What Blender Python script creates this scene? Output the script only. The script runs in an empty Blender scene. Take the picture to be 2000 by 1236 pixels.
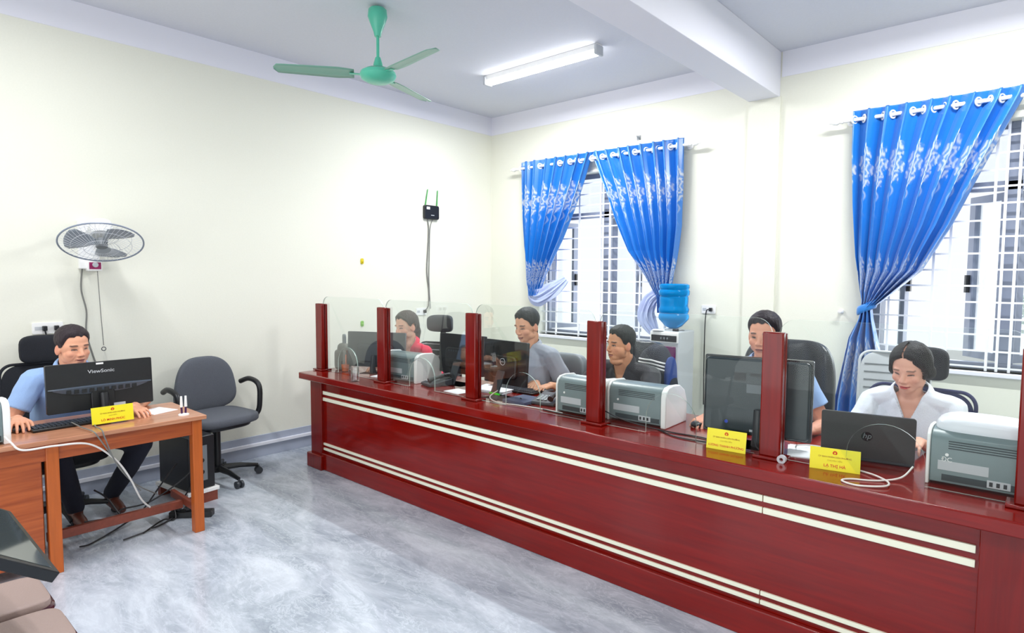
import bpy, bmesh, math, random
import numpy as np
from mathutils import Vector, Matrix, noise
random.seed(7)
PI = math.pi
sc = bpy.context.scene
COL = sc.collection

# ---------------------------------------------------------------- camera
cam_d = bpy.data.cameras.new('camera'); cam = bpy.data.objects.new('camera', cam_d); COL.objects.link(cam)
cr = Vector((0.746531, 0.66533, 0.005269)); cu = Vector((-0.048249, 0.046235, 0.997765)); cf = Vector((-0.663599, 0.745117, -0.066617))
cam.matrix_world = Matrix(((cr.x, cu.x, -cf.x, 5.059616), (cr.y, cu.y, -cf.y, -5.301428), (cr.z, cu.z, -cf.z, 1.56), (0, 0, 0, 1)))
cam_d.sensor_fit = 'HORIZONTAL'; cam_d.sensor_width = 36.0; cam_d.lens = 36.0 * 1200.476 / 2000.0
cam_d.clip_start = 0.05; cam_d.clip_end = 200
sc.camera = cam
# ---------------------------------------------------------------- world, view
w = bpy.data.worlds.new('overcast_sky'); sc.world = w; w.use_nodes = True
bgn = w.node_tree.nodes['Background']; bgn.inputs[0].default_value = (0.93, 0.96, 1.0, 1); bgn.inputs[1].default_value = 1.15
sc.view_settings.view_transform = 'Standard'; sc.view_settings.look = 'None'; sc.view_settings.gamma = 1.0
sc.view_settings.exposure = -0.12
try: sc.view_settings.use_curve_mapping = False
except Exception: pass
sc.cycles.use_denoising = True
sc.cycles.max_bounces = 8; sc.cycles.diffuse_bounces = 4; sc.cycles.glossy_bounces = 4; sc.cycles.transparent_max_bounces = 16
sc.cycles.transmission_bounces = 6
sc.cycles.sample_clamp_indirect = 6.0
sc.cycles.caustics_reflective = False; sc.cycles.caustics_refractive = False

def area(name, loc, rot, sx, sy, power, color=(1, 1, 1), spread=PI):
    l = bpy.data.lights.new(name, 'AREA'); l.shape = 'RECTANGLE'; l.size = sx; l.size_y = sy; l.energy = power; l.color = color; l.spread = spread
    o = bpy.data.objects.new(name, l); o.location = loc; o.rotation_euler = rot; COL.objects.link(o); return o
# daylight entering by the two windows of the far wall
area('daylight_window', (1.5, 0.55, 1.75), (math.radians(-90), 0, 0), 1.4, 1.6, 30, (0.92, 0.96, 1.0))
area('daylight_window', (4.8, 0.55, 1.75), (math.radians(-90), 0, 0), 1.5, 1.6, 30, (0.92, 0.96, 1.0))

# fill lights added out of view to brighten the closed room
area('tube_or_fill_light', (1.63, -4.6, 3.29), (0, 0, 0), 1.2, 0.05, 42, (0.97, 0.98, 1.0))  # added overhead fill on the left, no fixture modelled
area('tube_or_fill_light', (4.75, -4.6, 3.29), (0, 0, 0), 1.2, 0.05, 42, (0.97, 0.98, 1.0))  # same added overhead fill on the right
area('rear_fill_light', (3.2, -7.6, 1.5), (math.radians(90), 0, 0), 5.4, 2.6, 88, (0.95, 0.97, 1.0))  # broad unseen fill added behind the camera, shining through the rear wall opening

# ---------------------------------------------------------------- materials
def lin(c):
    return tuple(((x / 255.0) / 12.92 if x / 255.0 <= 0.04045 else ((x / 255.0 + 0.055) / 1.055) ** 2.4) for x in c[:3]) + (1.0,)
def newmat(name):
    m = bpy.data.materials.new(name); m.use_nodes = True
    return m, m.node_tree, m.node_tree.nodes['Principled BSDF']
MATS = {}
def mat(name, rgb, rough=0.5, metal=0.0, spec=0.5, bump=0.0, bscale=60, var=0.0, coat=0.0, sheen=0.0, stretch=None, emit=0):
    if name in MATS: return MATS[name]
    m, nt, p = newmat(name)
    p.inputs['Base Color'].default_value = lin(rgb); p.inputs['Roughness'].default_value = rough
    p.inputs['Metallic'].default_value = metal; p.inputs['Specular IOR Level'].default_value = spec
    p.inputs['Coat Weight'].default_value = coat; p.inputs['Coat Roughness'].default_value = 0.05
    p.inputs['Sheen Weight'].default_value = sheen
    if emit:
        p.inputs['Emission Color'].default_value = lin(rgb); p.inputs['Emission Strength'].default_value = emit
    tc = nt.nodes.new('ShaderNodeTexCoord'); mp = nt.nodes.new('ShaderNodeMapping'); nt.links.new(tc.outputs['Object'], mp.inputs[0])
    if stretch: mp.inputs['Scale'].default_value = stretch
    n = nt.nodes.new('ShaderNodeTexNoise'); n.inputs['Scale'].default_value = bscale; n.inputs['Detail'].default_value = 4
    nt.links.new(mp.outputs[0], n.inputs['Vector'])
    if var > 0:
        hs = nt.nodes.new('ShaderNodeHueSaturation'); hs.inputs['Color'].default_value = lin(rgb)
        mr = nt.nodes.new('ShaderNodeMapRange'); mr.inputs['To Min'].default_value = 1 - var; mr.inputs['To Max'].default_value = 1 + var
        mr.inputs['From Min'].default_value = 0.3; mr.inputs['From Max'].default_value = 0.7
        nt.links.new(n.outputs[0], mr.inputs[0]); nt.links.new(mr.outputs[0], hs.inputs['Value']); nt.links.new(hs.outputs[0], p.inputs['Base Color'])
    if bump > 0:
        b = nt.nodes.new('ShaderNodeBump'); b.inputs['Strength'].default_value = bump; b.inputs['Distance'].default_value = 0.004
        nt.links.new(n.outputs[0], b.inputs['Height']); nt.links.new(b.outputs[0], p.inputs['Normal'])
    MATS[name] = m
    return m
def wood(name, c1, c2, axis=0, rough=0.2, coat=0.6, scale=3.0):
    m, nt, p = newmat(name)
    tc = nt.nodes.new('ShaderNodeTexCoord'); mp = nt.nodes.new('ShaderNodeMapping'); nt.links.new(tc.outputs['Object'], mp.inputs[0])
    s = [14.0, 14.0, 14.0]; s[axis] = 0.9; mp.inputs['Scale'].default_value = s
    n = nt.nodes.new('ShaderNodeTexNoise'); n.inputs['Scale'].default_value = scale; n.inputs['Detail'].default_value = 6; n.inputs['Distortion'].default_value = 0.6
    nt.links.new(mp.outputs[0], n.inputs['Vector'])
    r = nt.nodes.new('ShaderNodeValToRGB'); r.color_ramp.elements[0].position = 0.32; r.color_ramp.elements[1].position = 0.7
    r.color_ramp.elements[0].color = lin(c1); r.color_ramp.elements[1].color = lin(c2)
    nt.links.new(n.outputs[0], r.inputs[0]); nt.links.new(r.outputs[0], p.inputs['Base Color'])
    p.inputs['Roughness'].default_value = rough; p.inputs['Coat Weight'].default_value = coat; p.inputs['Coat Roughness'].default_value = 0.06
    p.inputs['Specular IOR Level'].default_value = 0.3
    return m
M = {}
M['wall'] = mat('cream_paint', (229, 229, 215), 0.75, bump=0.08, bscale=90, var=0.012)
M['white_paint'] = mat('white_paint', (232, 232, 240), 0.7, bump=0.06, bscale=80)
M['ceiling'] = mat('ceiling_paint', (212, 214, 222), 0.8, bump=0.06, bscale=70, var=0.015)
M['skirt'] = mat('skirting_tile', (172, 180, 196), 0.3, var=0.05, bscale=6)
M['trunk'] = mat('trunking_plastic', (236, 238, 246), 0.4)
M['counter'] = wood('mahogany_lacquer', (112, 8, 3), (131, 13, 4), 0, 0.17, 0.35)
M['counter_v'] = wood('mahogany_lacquer_vertical', (104, 8, 3), (124, 13, 5), 2, 0.2, 0.3)
M['cream_strip'] = mat('cream_strip', (236, 236, 214), 0.35)
M['desk'] = wood('desk_wood', (150, 68, 30), (186, 94, 44), 1, 0.3, 0.3)
M['desk_top'] = wood('desk_top_wood', (176, 118, 88), (204, 146, 112), 1, 0.3, 0.3)
M['black'] = mat('black_plastic', (22, 24, 28), 0.38, bump=0.05, bscale=200)
M['gloss_black'] = mat('glossy_black', (14, 15, 18), 0.12)
M['dgrey'] = mat('dark_grey_plastic', (52, 56, 62), 0.45, bump=0.05, bscale=200)
M['mgrey'] = mat('mid_grey_plastic', (112, 118, 122), 0.45)
M['lgrey'] = mat('light_grey_plastic', (190, 194, 198), 0.4)
M['white'] = mat('white_plastic', (240, 240, 238), 0.35)
M['chrome'] = mat('chrome', (200, 200, 205), 0.15, 1.0)
M['paper'] = mat('paper', (244, 246, 250), 0.8)
M['yellow'] = mat('yellow_card', (236, 226, 30), 0.45)
M['red'] = mat('red_print', (206, 40, 14), 0.5)
M['green'] = mat('fan_green', (86, 190, 160), 0.3, var=0.02, bscale=10)
M['green_blade'] = mat('fan_blade_green', (120, 168, 150), 0.35)
M['fabric_grey'] = mat('grey_fabric', (92, 96, 104), 0.95, bump=0.7, bscale=350, var=0.14)
M['fabric_black'] = mat('black_fabric', (28, 30, 36), 0.9, bump=0.5, bscale=350, var=0.15)
M['leather'] = mat('black_leather', (34, 38, 44), 0.32, bump=0.25, bscale=120)
M['mesh_blue'] = mat('navy_mesh', (40, 44, 84), 0.8, bump=0.6, bscale=300, var=0.2)
M['frame_dark'] = mat('window_frame_grey', (122, 130, 148), 0.4)
M['bar'] = mat('grille_white', (240, 242, 246), 0.4)
M['printer'] = mat('printer_back_grey', (112, 128, 130), 0.35)
M['printer_dark'] = mat('printer_vent', (44, 54, 58), 0.5)
M['purple'] = mat('purple_panel', (98, 30, 84), 0.25, coat=0.5)
M['cable_black'] = mat('black_cable', (26, 26, 30), 0.5)
M['cable_white'] = mat('white_cable', (226, 222, 216), 0.5)
M['cable_grey'] = mat('grey_cable', (120, 120, 116), 0.5)
M['foliage'] = mat('foliage', (96, 150, 70), 0.7, var=0.3, bscale=5)
M['ground'] = mat('concrete_yard', (200, 202, 200), 0.8, var=0.05, bscale=3)
M['vinyl'] = mat('brown_vinyl', (164, 142, 134), 0.55, bump=0.2, bscale=180)
M['maroon'] = mat('maroon_tube', (74, 26, 40), 0.15, 0.3, coat=0.5)
M['lining'] = mat('curtain_lining', (176, 188, 224), 0.6, var=0.06, bscale=14)
M['skin'] = None

def floor_mat():
    m, nt, p = newmat('grey_marble_tiles')
    tc = nt.nodes.new('ShaderNodeTexCoord'); mp = nt.nodes.new('ShaderNodeMapping'); nt.links.new(tc.outputs['Object'], mp.inputs[0])
    mp.inputs['Rotation'].default_value = (0, 0, 0.9); mp.inputs['Scale'].default_value = (1.0, 2.6, 1)
    n1 = nt.nodes.new('ShaderNodeTexNoise'); n1.inputs['Scale'].default_value = 1.5; n1.inputs['Detail'].default_value = 10; n1.inputs['Roughness'].default_value = 0.72; n1.inputs['Distortion'].default_value = 0.5
    n2 = nt.nodes.new('ShaderNodeTexNoise'); n2.inputs['Scale'].default_value = 3.6; n2.inputs['Detail'].default_value = 12; n2.inputs['Roughness'].default_value = 0.68; n2.inputs['Distortion'].default_value = 0.9
    nt.links.new(mp.outputs[0], n1.inputs['Vector']); nt.links.new(mp.outputs[0], n2.inputs['Vector'])
    r1 = nt.nodes.new('ShaderNodeValToRGB'); e = r1.color_ramp.elements
    e[0].position = 0.34; e[0].color = lin((146, 156, 168)); e[1].position = 0.66; e[1].color = lin((212, 219, 228))
    k = e.new(0.5); k.color = lin((182, 190, 201))
    r2 = nt.nodes.new('ShaderNodeValToRGB'); e = r2.color_ramp.elements
    e[0].position = 0.475; e[0].color = (0, 0, 0, 1); e[1].position = 0.52; e[1].color = (0, 0, 0, 1); k = e.new(0.497); k.color = (1, 1, 1, 1)
    nt.links.new(n1.outputs[0], r1.inputs[0]); nt.links.new(n2.outputs[0], r2.inputs[0])
    mx = nt.nodes.new('ShaderNodeMixRGB'); mx.inputs['Color2'].default_value = lin((222, 230, 238))
    mu = nt.nodes.new('ShaderNodeMath'); mu.operation = 'MULTIPLY'; mu.inputs[1].default_value = 0.42
    nt.links.new(r2.outputs[0], mu.inputs[0]); nt.links.new(mu.outputs[0], mx.inputs['Fac']); nt.links.new(r1.outputs[0], mx.inputs['Color1'])
    br = nt.nodes.new('ShaderNodeTexBrick'); br.offset = 0; br.inputs['Scale'].default_value = 1.0; br.inputs['Brick Width'].default_value = 0.8; br.inputs['Row Height'].default_value = 0.8
    br.inputs['Mortar Size'].default_value = 0.0016; br.inputs['Color1'].default_value = (0, 0, 0, 1); br.inputs['Color2'].default_value = (0, 0, 0, 1); br.inputs['Mortar'].default_value = (1, 1, 1, 1)
    nt.links.new(tc.outputs['Object'], br.inputs['Vector'])
    m2 = nt.nodes.new('ShaderNodeMixRGB'); m2.inputs['Color2'].default_value = lin((150, 160, 172))
    mu2 = nt.nodes.new('ShaderNodeMath'); mu2.operation = 'MULTIPLY'; mu2.inputs[1].default_value = 0.2
    nt.links.new(br.outputs['Color'], mu2.inputs[0]); nt.links.new(mu2.outputs[0], m2.inputs['Fac']); nt.links.new(mx.outputs[0], m2.inputs['Color1'])
    nt.links.new(m2.outputs[0], p.inputs['Base Color']); p.inputs['Roughness'].default_value = 0.16
    return m
def vcol_mat(name, rough=0.55, spec=0.4, sheen=0.0, bump=0.0, bscale=150, sss=0.0):
    m, nt, p = newmat(name)
    a = nt.nodes.new('ShaderNodeAttribute'); a.attribute_name = 'Col'
    nt.links.new(a.outputs['Color'], p.inputs['Base Color']); p.inputs['Roughness'].default_value = rough
    p.inputs['Specular IOR Level'].default_value = spec; p.inputs['Sheen Weight'].default_value = sheen
    if bump:
        n = nt.nodes.new('ShaderNodeTexNoise'); n.inputs['Scale'].default_value = bscale
        b = nt.nodes.new('ShaderNodeBump'); b.inputs['Strength'].default_value = bump; b.inputs['Distance'].default_value = 0.002
        nt.links.new(n.outputs[0], b.inputs['Height']); nt.links.new(b.outputs[0], p.inputs['Normal'])
    return m
def clear_mat(name, tint, gloss=0.9, gcol=(1, 1, 1, 1), extra=0.0):
    m = bpy.data.materials.new(name); m.use_nodes = True; nt = m.node_tree; nt.nodes.clear()
    out = nt.nodes.new('ShaderNodeOutputMaterial'); mix = nt.nodes.new('ShaderNodeMixShader')
    tr = nt.nodes.new('ShaderNodeBsdfTransparent'); tr.inputs[0].default_value = tint
    gl = nt.nodes.new('ShaderNodeBsdfGlossy'); gl.inputs['Roughness'].default_value = 0.02; gl.inputs[0].default_value = gcol
    fr = nt.nodes.new('ShaderNodeFresnel'); fr.inputs[0].default_value = 1.45
    mu = nt.nodes.new('ShaderNodeMath'); mu.operation = 'MULTIPLY_ADD'; mu.inputs[1].default_value = gloss; mu.inputs[2].default_value = extra
    nt.links.new(fr.outputs[0], mu.inputs[0]); nt.links.new(mu.outputs[0], mix.inputs[0])
    nt.links.new(tr.outputs[0], mix.inputs[1]); nt.links.new(gl.outputs[0], mix.inputs[2]); nt.links.new(mix.outputs[0], out.inputs[0])
    return m
M['floor'] = floor_mat()
M['skin'] = vcol_mat('skin', 0.5, 0.35)
M['curtain'] = vcol_mat('blue_satin', 0.30, 0.9, 0.15)
M['glass'] = clear_mat('counter_glass', (0.965, 0.985, 0.975, 1), 0.22)
M['glass_edge'] = mat('glass_edge', (186, 206, 196), 0.2)
M['win_glass'] = clear_mat('window_glass', (0.97, 0.99, 1, 1), 0.4)
M['tumbler'] = clear_mat('clear_tumbler', (0.95, 0.97, 0.97, 1), 0.5, extra=0.05)
def bottle_mat():
    m, nt, p = newmat('blue_bottle'); p.inputs['Base Color'].default_value = lin((20, 168, 250)); p.inputs['Roughness'].default_value = 0.12
    p.inputs['Transmission Weight'].default_value = 0.55; p.inputs['IOR'].default_value = 1.2
    return m
M['bottle'] = bottle_mat()

# ---------------------------------------------------------------- mesh builder
class MB:
    def __init__(s): s.v = []; s.f = []; s.m = []; s.cur = 0
    def add(s, vs, fs):
        b = len(s.v); s.v += [tuple(x) for x in vs]
        for f in fs: s.f.append(tuple(b + i for i in f)); s.m.append(s.cur)
        return s
    def box(s, x0, x1, y0, y1, z0, z1, T=None):
        vs = [Vector((x, y, z)) for x in (x0, x1) for y in (y0, y1) for z in (z0, z1)]
        if T is not None: vs = [T @ v for v in vs]
        return s.add(vs, [(0, 1, 3, 2), (4, 6, 7, 5), (0, 4, 5, 1), (2, 3, 7, 6), (0, 2, 6, 4), (1, 5, 7, 3)])
    def cyl(s, a, b, r0, r1=None, n=16, cap=True):
        a = Vector(a); b = Vector(b); r1 = r0 if r1 is None else r1
        d = (b - a).normalized(); u = d.orthogonal().normalized(); w_ = d.cross(u)
        vs = [];
        for c, r in ((a, r0), (b, r1)):
            for i in range(n):
                t = 2 * PI * i / n; vs.append(c + (u * math.cos(t) + w_ * math.sin(t)) * r)
        fs = [(i, (i + 1) % n, n + (i + 1) % n, n + i) for i in range(n)]
        if cap: fs += [tuple(range(n - 1, -1, -1)), tuple(range(n, 2 * n))]
        return s.add(vs, fs)
    def lathe(s, prof, c=(0, 0, 0), T=None, n=28, closed=False):
        vs = []
        for r, z in prof:
            for i in range(n):
                t = 2 * PI * i / n; v = Vector((c[0] + r * math.cos(t), c[1] + r * math.sin(t), c[2] + z))
                vs.append(T @ v if T is not None else v)
        k = len(prof); fs = []
        for j in range(k - 1):
            for i in range(n): fs.append((j * n + i, j * n + (i + 1) % n, (j + 1) * n + (i + 1) % n, (j + 1) * n + i))
        if not closed: fs += [tuple(range(n - 1, -1, -1)), tuple(range((k - 1) * n, k * n))]
        else:
            for i in range(n): fs.append(((k - 1) * n + i, (k - 1) * n + (i + 1) % n, (i + 1) % n, i))
        return s.add(vs, fs)
    def tube(s, pts, r, n=8, closed=False):
        pts = [Vector(p) for p in pts]; k = len(pts); vs = []
        u = None
        for i, p in enumerate(pts):
            d = (pts[(i + 1) % k] - pts[i - 1]) if closed else (pts[min(i + 1, k - 1)] - pts[max(i - 1, 0)])
            if d.length < 1e-9: d = Vector((0, 0, 1))
            d.normalize()
            u = d.orthogonal().normalized() if u is None else (u - d * u.dot(d)).normalized()
            w_ = d.cross(u); rr = r[i] if isinstance(r, (list, tuple)) else r
            for j in range(n):
                t = 2 * PI * j / n; vs.append(p + (u * math.cos(t) + w_ * math.sin(t)) * rr)
        fs = []
        for i in range(k if closed else k - 1):
            a = i * n; b = ((i + 1) % k) * n
            for j in range(n): fs.append((a + j, a + (j + 1) % n, b + (j + 1) % n, b + j))
        if not closed: fs += [tuple(range(n - 1, -1, -1)), tuple(range((k - 1) * n, k * n))]
        return s.add(vs, fs)
    def prism(s, poly, T, depth):
        """poly: 2-D outline in local XZ, extruded along local Y by depth"""
        n = len(poly); vs = [T @ Vector((x, 0, z)) for x, z in poly] + [T @ Vector((x, depth, z)) for x, z in poly]
        fs = [tuple(range(n)), tuple(range(2 * n - 1, n - 1, -1))] + [((i + 1) % n, i, n + i, n + (i + 1) % n) for i in range(n)]
        return s.add(vs, fs)
    def sell(s, c, r, e1=1.0, e2=1.0, T=None, nu=28, nv=16, fn=None):
        """superellipsoid: e<1 boxy"""
        def sp(a, e): return math.copysign(abs(a) ** e, a)
        vs = []
        for j in range(nv + 1):
            ph = -PI / 2 + PI * j / nv
            for i in range(nu):
                th = 2 * PI * i / nu
                v = Vector((r[0] * sp(math.cos(ph), e1) * sp(math.cos(th), e2), r[1] * sp(math.cos(ph), e1) * sp(math.sin(th), e2), r[2] * sp(math.sin(ph), e1)))
                if fn: v = fn(v)
                v = v + Vector(c)
                vs.append(T @ v if T is not None else v)
        fs = []
        for j in range(nv):
            for i in range(nu): fs.append((j * nu + i, j * nu + (i + 1) % nu, (j + 1) * nu + (i + 1) % nu, (j + 1) * nu + i))
        return s.add(vs, fs)
    def hull(s, a, b, ra, rb, n=2):
        """round cone between two spheres"""
        bm = bmesh.new(); a = Vector(a); b = Vector(b)
        for c, r in ((a, ra), (b, rb)):
            rr = r if isinstance(r, (tuple, list)) else (r, r, r)
            bmesh.ops.create_icosphere(bm, subdivisions=n, radius=1.0, matrix=Matrix.Translation(c) @ Matrix.Diagonal((rr[0], rr[1], rr[2], 1)))
        res = bmesh.ops.convex_hull(bm, input=bm.verts[:])
        dead = [v for v in bm.verts if not v.link_faces or all(f not in res['geom'] for f in v.link_faces)]
        bmesh.ops.delete(bm, geom=[g for g in res['geom_interior'] if isinstance(g, bmesh.types.BMVert)] , context='VERTS')
        bm.verts.index_update()
        vs = [v.co.copy() for v in bm.verts]; fs = [tuple(v.index for v in f.verts) for f in bm.faces]
        bm.free(); return s.add(vs, fs)
    def chain(s, pts, rs):
        for i in range(len(pts) - 1): s.hull(pts[i], pts[i + 1], rs[i], rs[i + 1])
        return s
    def mesh(s, name):
        me = bpy.data.meshes.new(name); me.from_pydata(s.v, [], s.f); me.update(); return me
    def build(s, name, mats, parent=None, smooth=True, bevel=0, loc=None, ang=40, seg=2):
        me = s.mesh(name)
        if not isinstance(mats, (list, tuple)): mats = [mats]
        for x in mats: me.materials.append(x)
        if len(mats) > 1:
            for i, p in enumerate(me.polygons): p.material_index = s.m[i]
        bm = bmesh.new(); bm.from_mesh(me); bmesh.ops.recalc_face_normals(bm, faces=bm.faces[:]); bm.to_mesh(me); bm.free()
        o = bpy.data.objects.new(name, me); COL.objects.link(o)
        if parent is not None: o.parent = parent
        if loc: o.location = loc
        if bevel:
            b = o.modifiers.new('bevel', 'BEVEL'); b.width = bevel; b.segments = seg; b.limit_method = 'ANGLE'; b.angle_limit = math.radians(35)
        if smooth:
            for p in me.polygons: p.use_smooth = True
            try: me.set_sharp_from_angle(angle=math.radians(ang))
            except Exception: pass
        return o
def thing(name, label, cat, loc=(0, 0, 0), rz=0.0, group=None):
    o = bpy.data.objects.new(name, None); COL.objects.link(o); o.location = loc; o.rotation_euler = (0, 0, rz); o.empty_display_size = 0.05
    o['label'] = label; o['category'] = cat
    if group: o['group'] = group
    return o
def tag(o, label, cat, group=None):
    o['label'] = label; o['category'] = cat
    if group: o['group'] = group
    return o
def struct(o): o['kind'] = 'structure'; return o
def T_(x=0, y=0, z=0, rx=0, ry=0, rz=0):
    return Matrix.Translation((x, y, z)) @ Matrix.Rotation(rz, 4, 'Z') @ Matrix.Rotation(ry, 4, 'Y') @ Matrix.Rotation(rx, 4, 'X')
def bez(pts, n=10):
    """Catmull-Rom through points"""
    P = [Vector(p) for p in pts]; out = []
    for i in range(len(P) - 1):
        p0 = P[max(i - 1, 0)]; p1 = P[i]; p2 = P[i + 1]; p3 = P[min(i + 2, len(P) - 1)]
        for k in range(n):
            t = k / n
            out.append(0.5 * ((2 * p1) + (p2 - p0) * t + (2 * p0 - 5 * p1 + 4 * p2 - p3) * t * t + (3 * p1 - p0 - 3 * p2 + p3) * t ** 3))
    out.append(P[-1]); return out
def text_obj(name, txt, size, matr, parent, T, thick=0.0006, squash=1.0, bold=False, shear=0):
    """lettering in the local XZ plane facing -Y after T"""
    cu_ = bpy.data.curves.new(name, 'FONT'); cu_.body = txt; cu_.size = size; cu_.align_x = 'CENTER'; cu_.align_y = 'CENTER'; cu_.extrude = thick; cu_.shear = shear
    if bold: cu_.offset = size * 0.008
    cu_.resolution_u = 3
    o = bpy.data.objects.new(name, cu_); COL.objects.link(o)
    bpy.context.view_layer.update()
    me = bpy.data.meshes.new_from_object(o.evaluated_get(bpy.context.evaluated_depsgraph_get()))
    bpy.data.objects.remove(o); bpy.data.curves.remove(cu_)
    R = T @ Matrix.Rotation(PI / 2, 4, 'X') @ Matrix.Diagonal((squash, 1, 1, 1)); me.transform(R)
    me.materials.clear(); me.materials.append(matr)
    ob = bpy.data.objects.new(name, me); COL.objects.link(ob); ob.parent = parent; return ob
def rrect(w_, h_, r, n=5, cx=0, cz=0):
    out = []
    for (sx, sz, a0) in ((1, -1, -90), (1, 1, 0), (-1, 1, 90), (-1, -1, 180)):
        for i in range(n + 1):
            a = math.radians(a0 + 90 * i / n); out.append((cx + sx * (w_ / 2 - r) + r * math.cos(a), cz + sz * (h_ / 2 - r) + r * math.sin(a)))
    return out
# ================================================================ SETTING
RX1 = 6.2; RY0 = -7.0; CZ = 3.39
struct(MB().box(-0.15, RX1 + 0.8, RY0, 0.2, -0.1, 0).build('floor', M['floor'], smooth=False))
struct(MB().box(-0.15, RX1 + 0.8, RY0, 0.2, CZ, CZ + 0.12).build('ceiling', M['ceiling'], smooth=False))
struct(MB().box(-0.15, 0, RY0, 0, 0, CZ).build('wall_left', M['wall'], smooth=False))
WIN = [(0.74, 2.34), (3.98, 5.62)]; WZ0, WZ1 = 0.915, 2.62
b = MB(); xs = [0.0, WIN[0][0], WIN[0][1], WIN[1][0], WIN[1][1], RX1 + 0.8]
for i in (0, 2, 4): b.box(xs[i], xs[i + 1], 0, 0.2, 0, CZ)
for i in (1, 3): b.box(xs[i], xs[i + 1], 0, 0.2, 0, WZ0); b.box(xs[i], xs[i + 1], 0, 0.2, WZ1, CZ)
struct(b.build('wall_back', M['wall'], smooth=False))
struct(MB().box(RX1 + 0.8, RX1 + 0.95, RY0, 0.2, 0, CZ).build('wall_right', M['wall'], smooth=False))
b = MB(); b.box(-0.15, 0.5, RY0 - 0.15, RY0, 0, CZ); b.box(5.9, RX1 + 0.95, RY0 - 0.15, RY0, 0, CZ); b.box(0.5, 5.9, RY0 - 0.15, RY0, 2.8, CZ)
struct(b.build('wall_front', M['wall'], smooth=False))
# lavender-white band under the ceiling
struct(MB().box(0, 0.004, RY0, 0, 3.187, CZ).build('trim_1', M['white_paint'], smooth=False))
b = MB(); b.box(0.004, 3.02, -0.004, 0, 3.187, CZ); b.box(3.28, RX1 + 0.8, -0.004, 0, 3.187, CZ)
struct(b.build('trim_2', M['white_paint'], smooth=False))
struct(MB().box(3.02, 3.28, -0.025, 0, 0, 3.03).build('trim_3', M['wall'], smooth=False))
struct(MB().box(3.02, 3.27, RY0, -0.0, 3.03, CZ).build('trim_4', M['white_paint'], smooth=False, bevel=0.004))
# skirting and cable trunking
struct(MB().box(0, 0.014, RY0, -0.001, 0, 0.187).build('baseboard_left', M['skirt'], smooth=False, bevel=0.002))
struct(MB().box(0.014, RX1, -0.014, 0, 0, 0.187).build('baseboard_back', M['skirt'], smooth=False, bevel=0.002))
struct(MB().box(0.014, 0.034, RY0, -0.02, 0.10, 0.128).build('trim_5', M['trunk'], smooth=False, bevel=0.003))

def window(name, x0, x1, verts, hinge):
    fr = MB()
    y0, y1 = 0.12, 0.17
    fr.box(x0, x0 + 0.05, y0, y1, WZ0, WZ1); fr.box(x1 - 0.05, x1, y0, y1, WZ0, WZ1)
    fr.box(x0 + 0.05, x1 - 0.05, y0, y1, WZ0, WZ0 + 0.05); fr.box(x0 + 0.05, x1 - 0.05, y0, y1, WZ1 - 0.05, WZ1); fr.box(x0 + 0.05, x1 - 0.05, y0, y1, 2.16, 2.225)
    xm = (x0 + x1) / 2; fr.box(xm - 0.04, xm + 0.04, y0, y1, WZ0 + 0.05, WZ1 - 0.05)
    root = struct(fr.build(name, M['frame_dark'], smooth=False, bevel=0.003))
    g = MB().box(x0 + 0.05, xm - 0.04, 0.142, 0.148, 2.225, WZ1 - 0.05).box(xm + 0.04, x1 - 0.05, 0.142, 0.148, 2.225, WZ1 - 0.05)
    g.build('pane', M['win_glass'], root, smooth=False)
    # four casement sashes, opened outwards
    sw = (xm - 0.04 - x0 - 0.05) / 2
    for (hx, sgn, ang) in ((x0 + 0.05, 1, hinge[0]), (xm - 0.04, -1, hinge[1]), (xm + 0.04, 1, hinge[2]), (x1 - 0.05, -1, hinge[3])):
        T = T_(hx, 0.172, 0) @ Matrix.Rotation(sgn * math.radians(ang), 4, 'Z') @ Matrix.Diagonal((sgn, 1, 1, 1))
        s_ = MB(); a0, a1, t = 0.0, sw - 0.005, 0.055
        s_.box(a0, a0 + t, 0, 0.04, WZ0 + 0.055, 2.155, T); s_.box(a1 - t, a1, 0, 0.04, WZ0 + 0.055, 2.155, T)
        s_.box(a0 + t, a1 - t, 0, 0.04, WZ0 + 0.055, WZ0 + 0.055 + t, T); s_.box(a0 + t, a1 - t, 0, 0.04, 2.155 - t, 2.155, T)
        so = s_.build('sash', M['frame_dark'], root, smooth=False)
        MB().box(a0 + t, a1 - t, 0.017, 0.023, WZ0 + 0.055 + t, 2.155 - t, T).build('pane', M['win_glass'], so, smooth=False)
        MB().box(a1 - 0.04, a1 - 0.02, -0.03, 0.0, 1.45, 1.58, T).build('handle', M['black'], so, smooth=False)
    gr = MB()
    for x in verts: gr.box(x - 0.008, x + 0.008, 0.046, 0.062, WZ0, WZ1)
    z = 0.94
    while z < WZ1 - 0.02:
        gr.box(x0, x1, 0.048, 0.060, z - 0.006, z + 0.006); z += 0.1128
    gr.build('security_grille', M['bar'], root, smooth=False)
    MB().box(x0 - 0.02, x1 + 0.02, -0.035, 0.12, WZ0 - 0.03, WZ0).build('window_sill', M['white_paint'], root, smooth=False, bevel=0.004)
window('window_1', *WIN[0], (0.80, 0.94, 1.242, 1.506, 1.618, 1.915, 1.972, 2.25), (72, 58, 60, 66))
window('window_2', *WIN[1], (4.098, 4.368, 4.463, 4.698, 4.756, 4.824, 5.15, 5.4), (70, 50, 55, 60))
struct(MB().box(-3, 10, 0.2, 14, -0.4, -0.3).build('trim_6', M['ground'], smooth=False))

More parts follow.
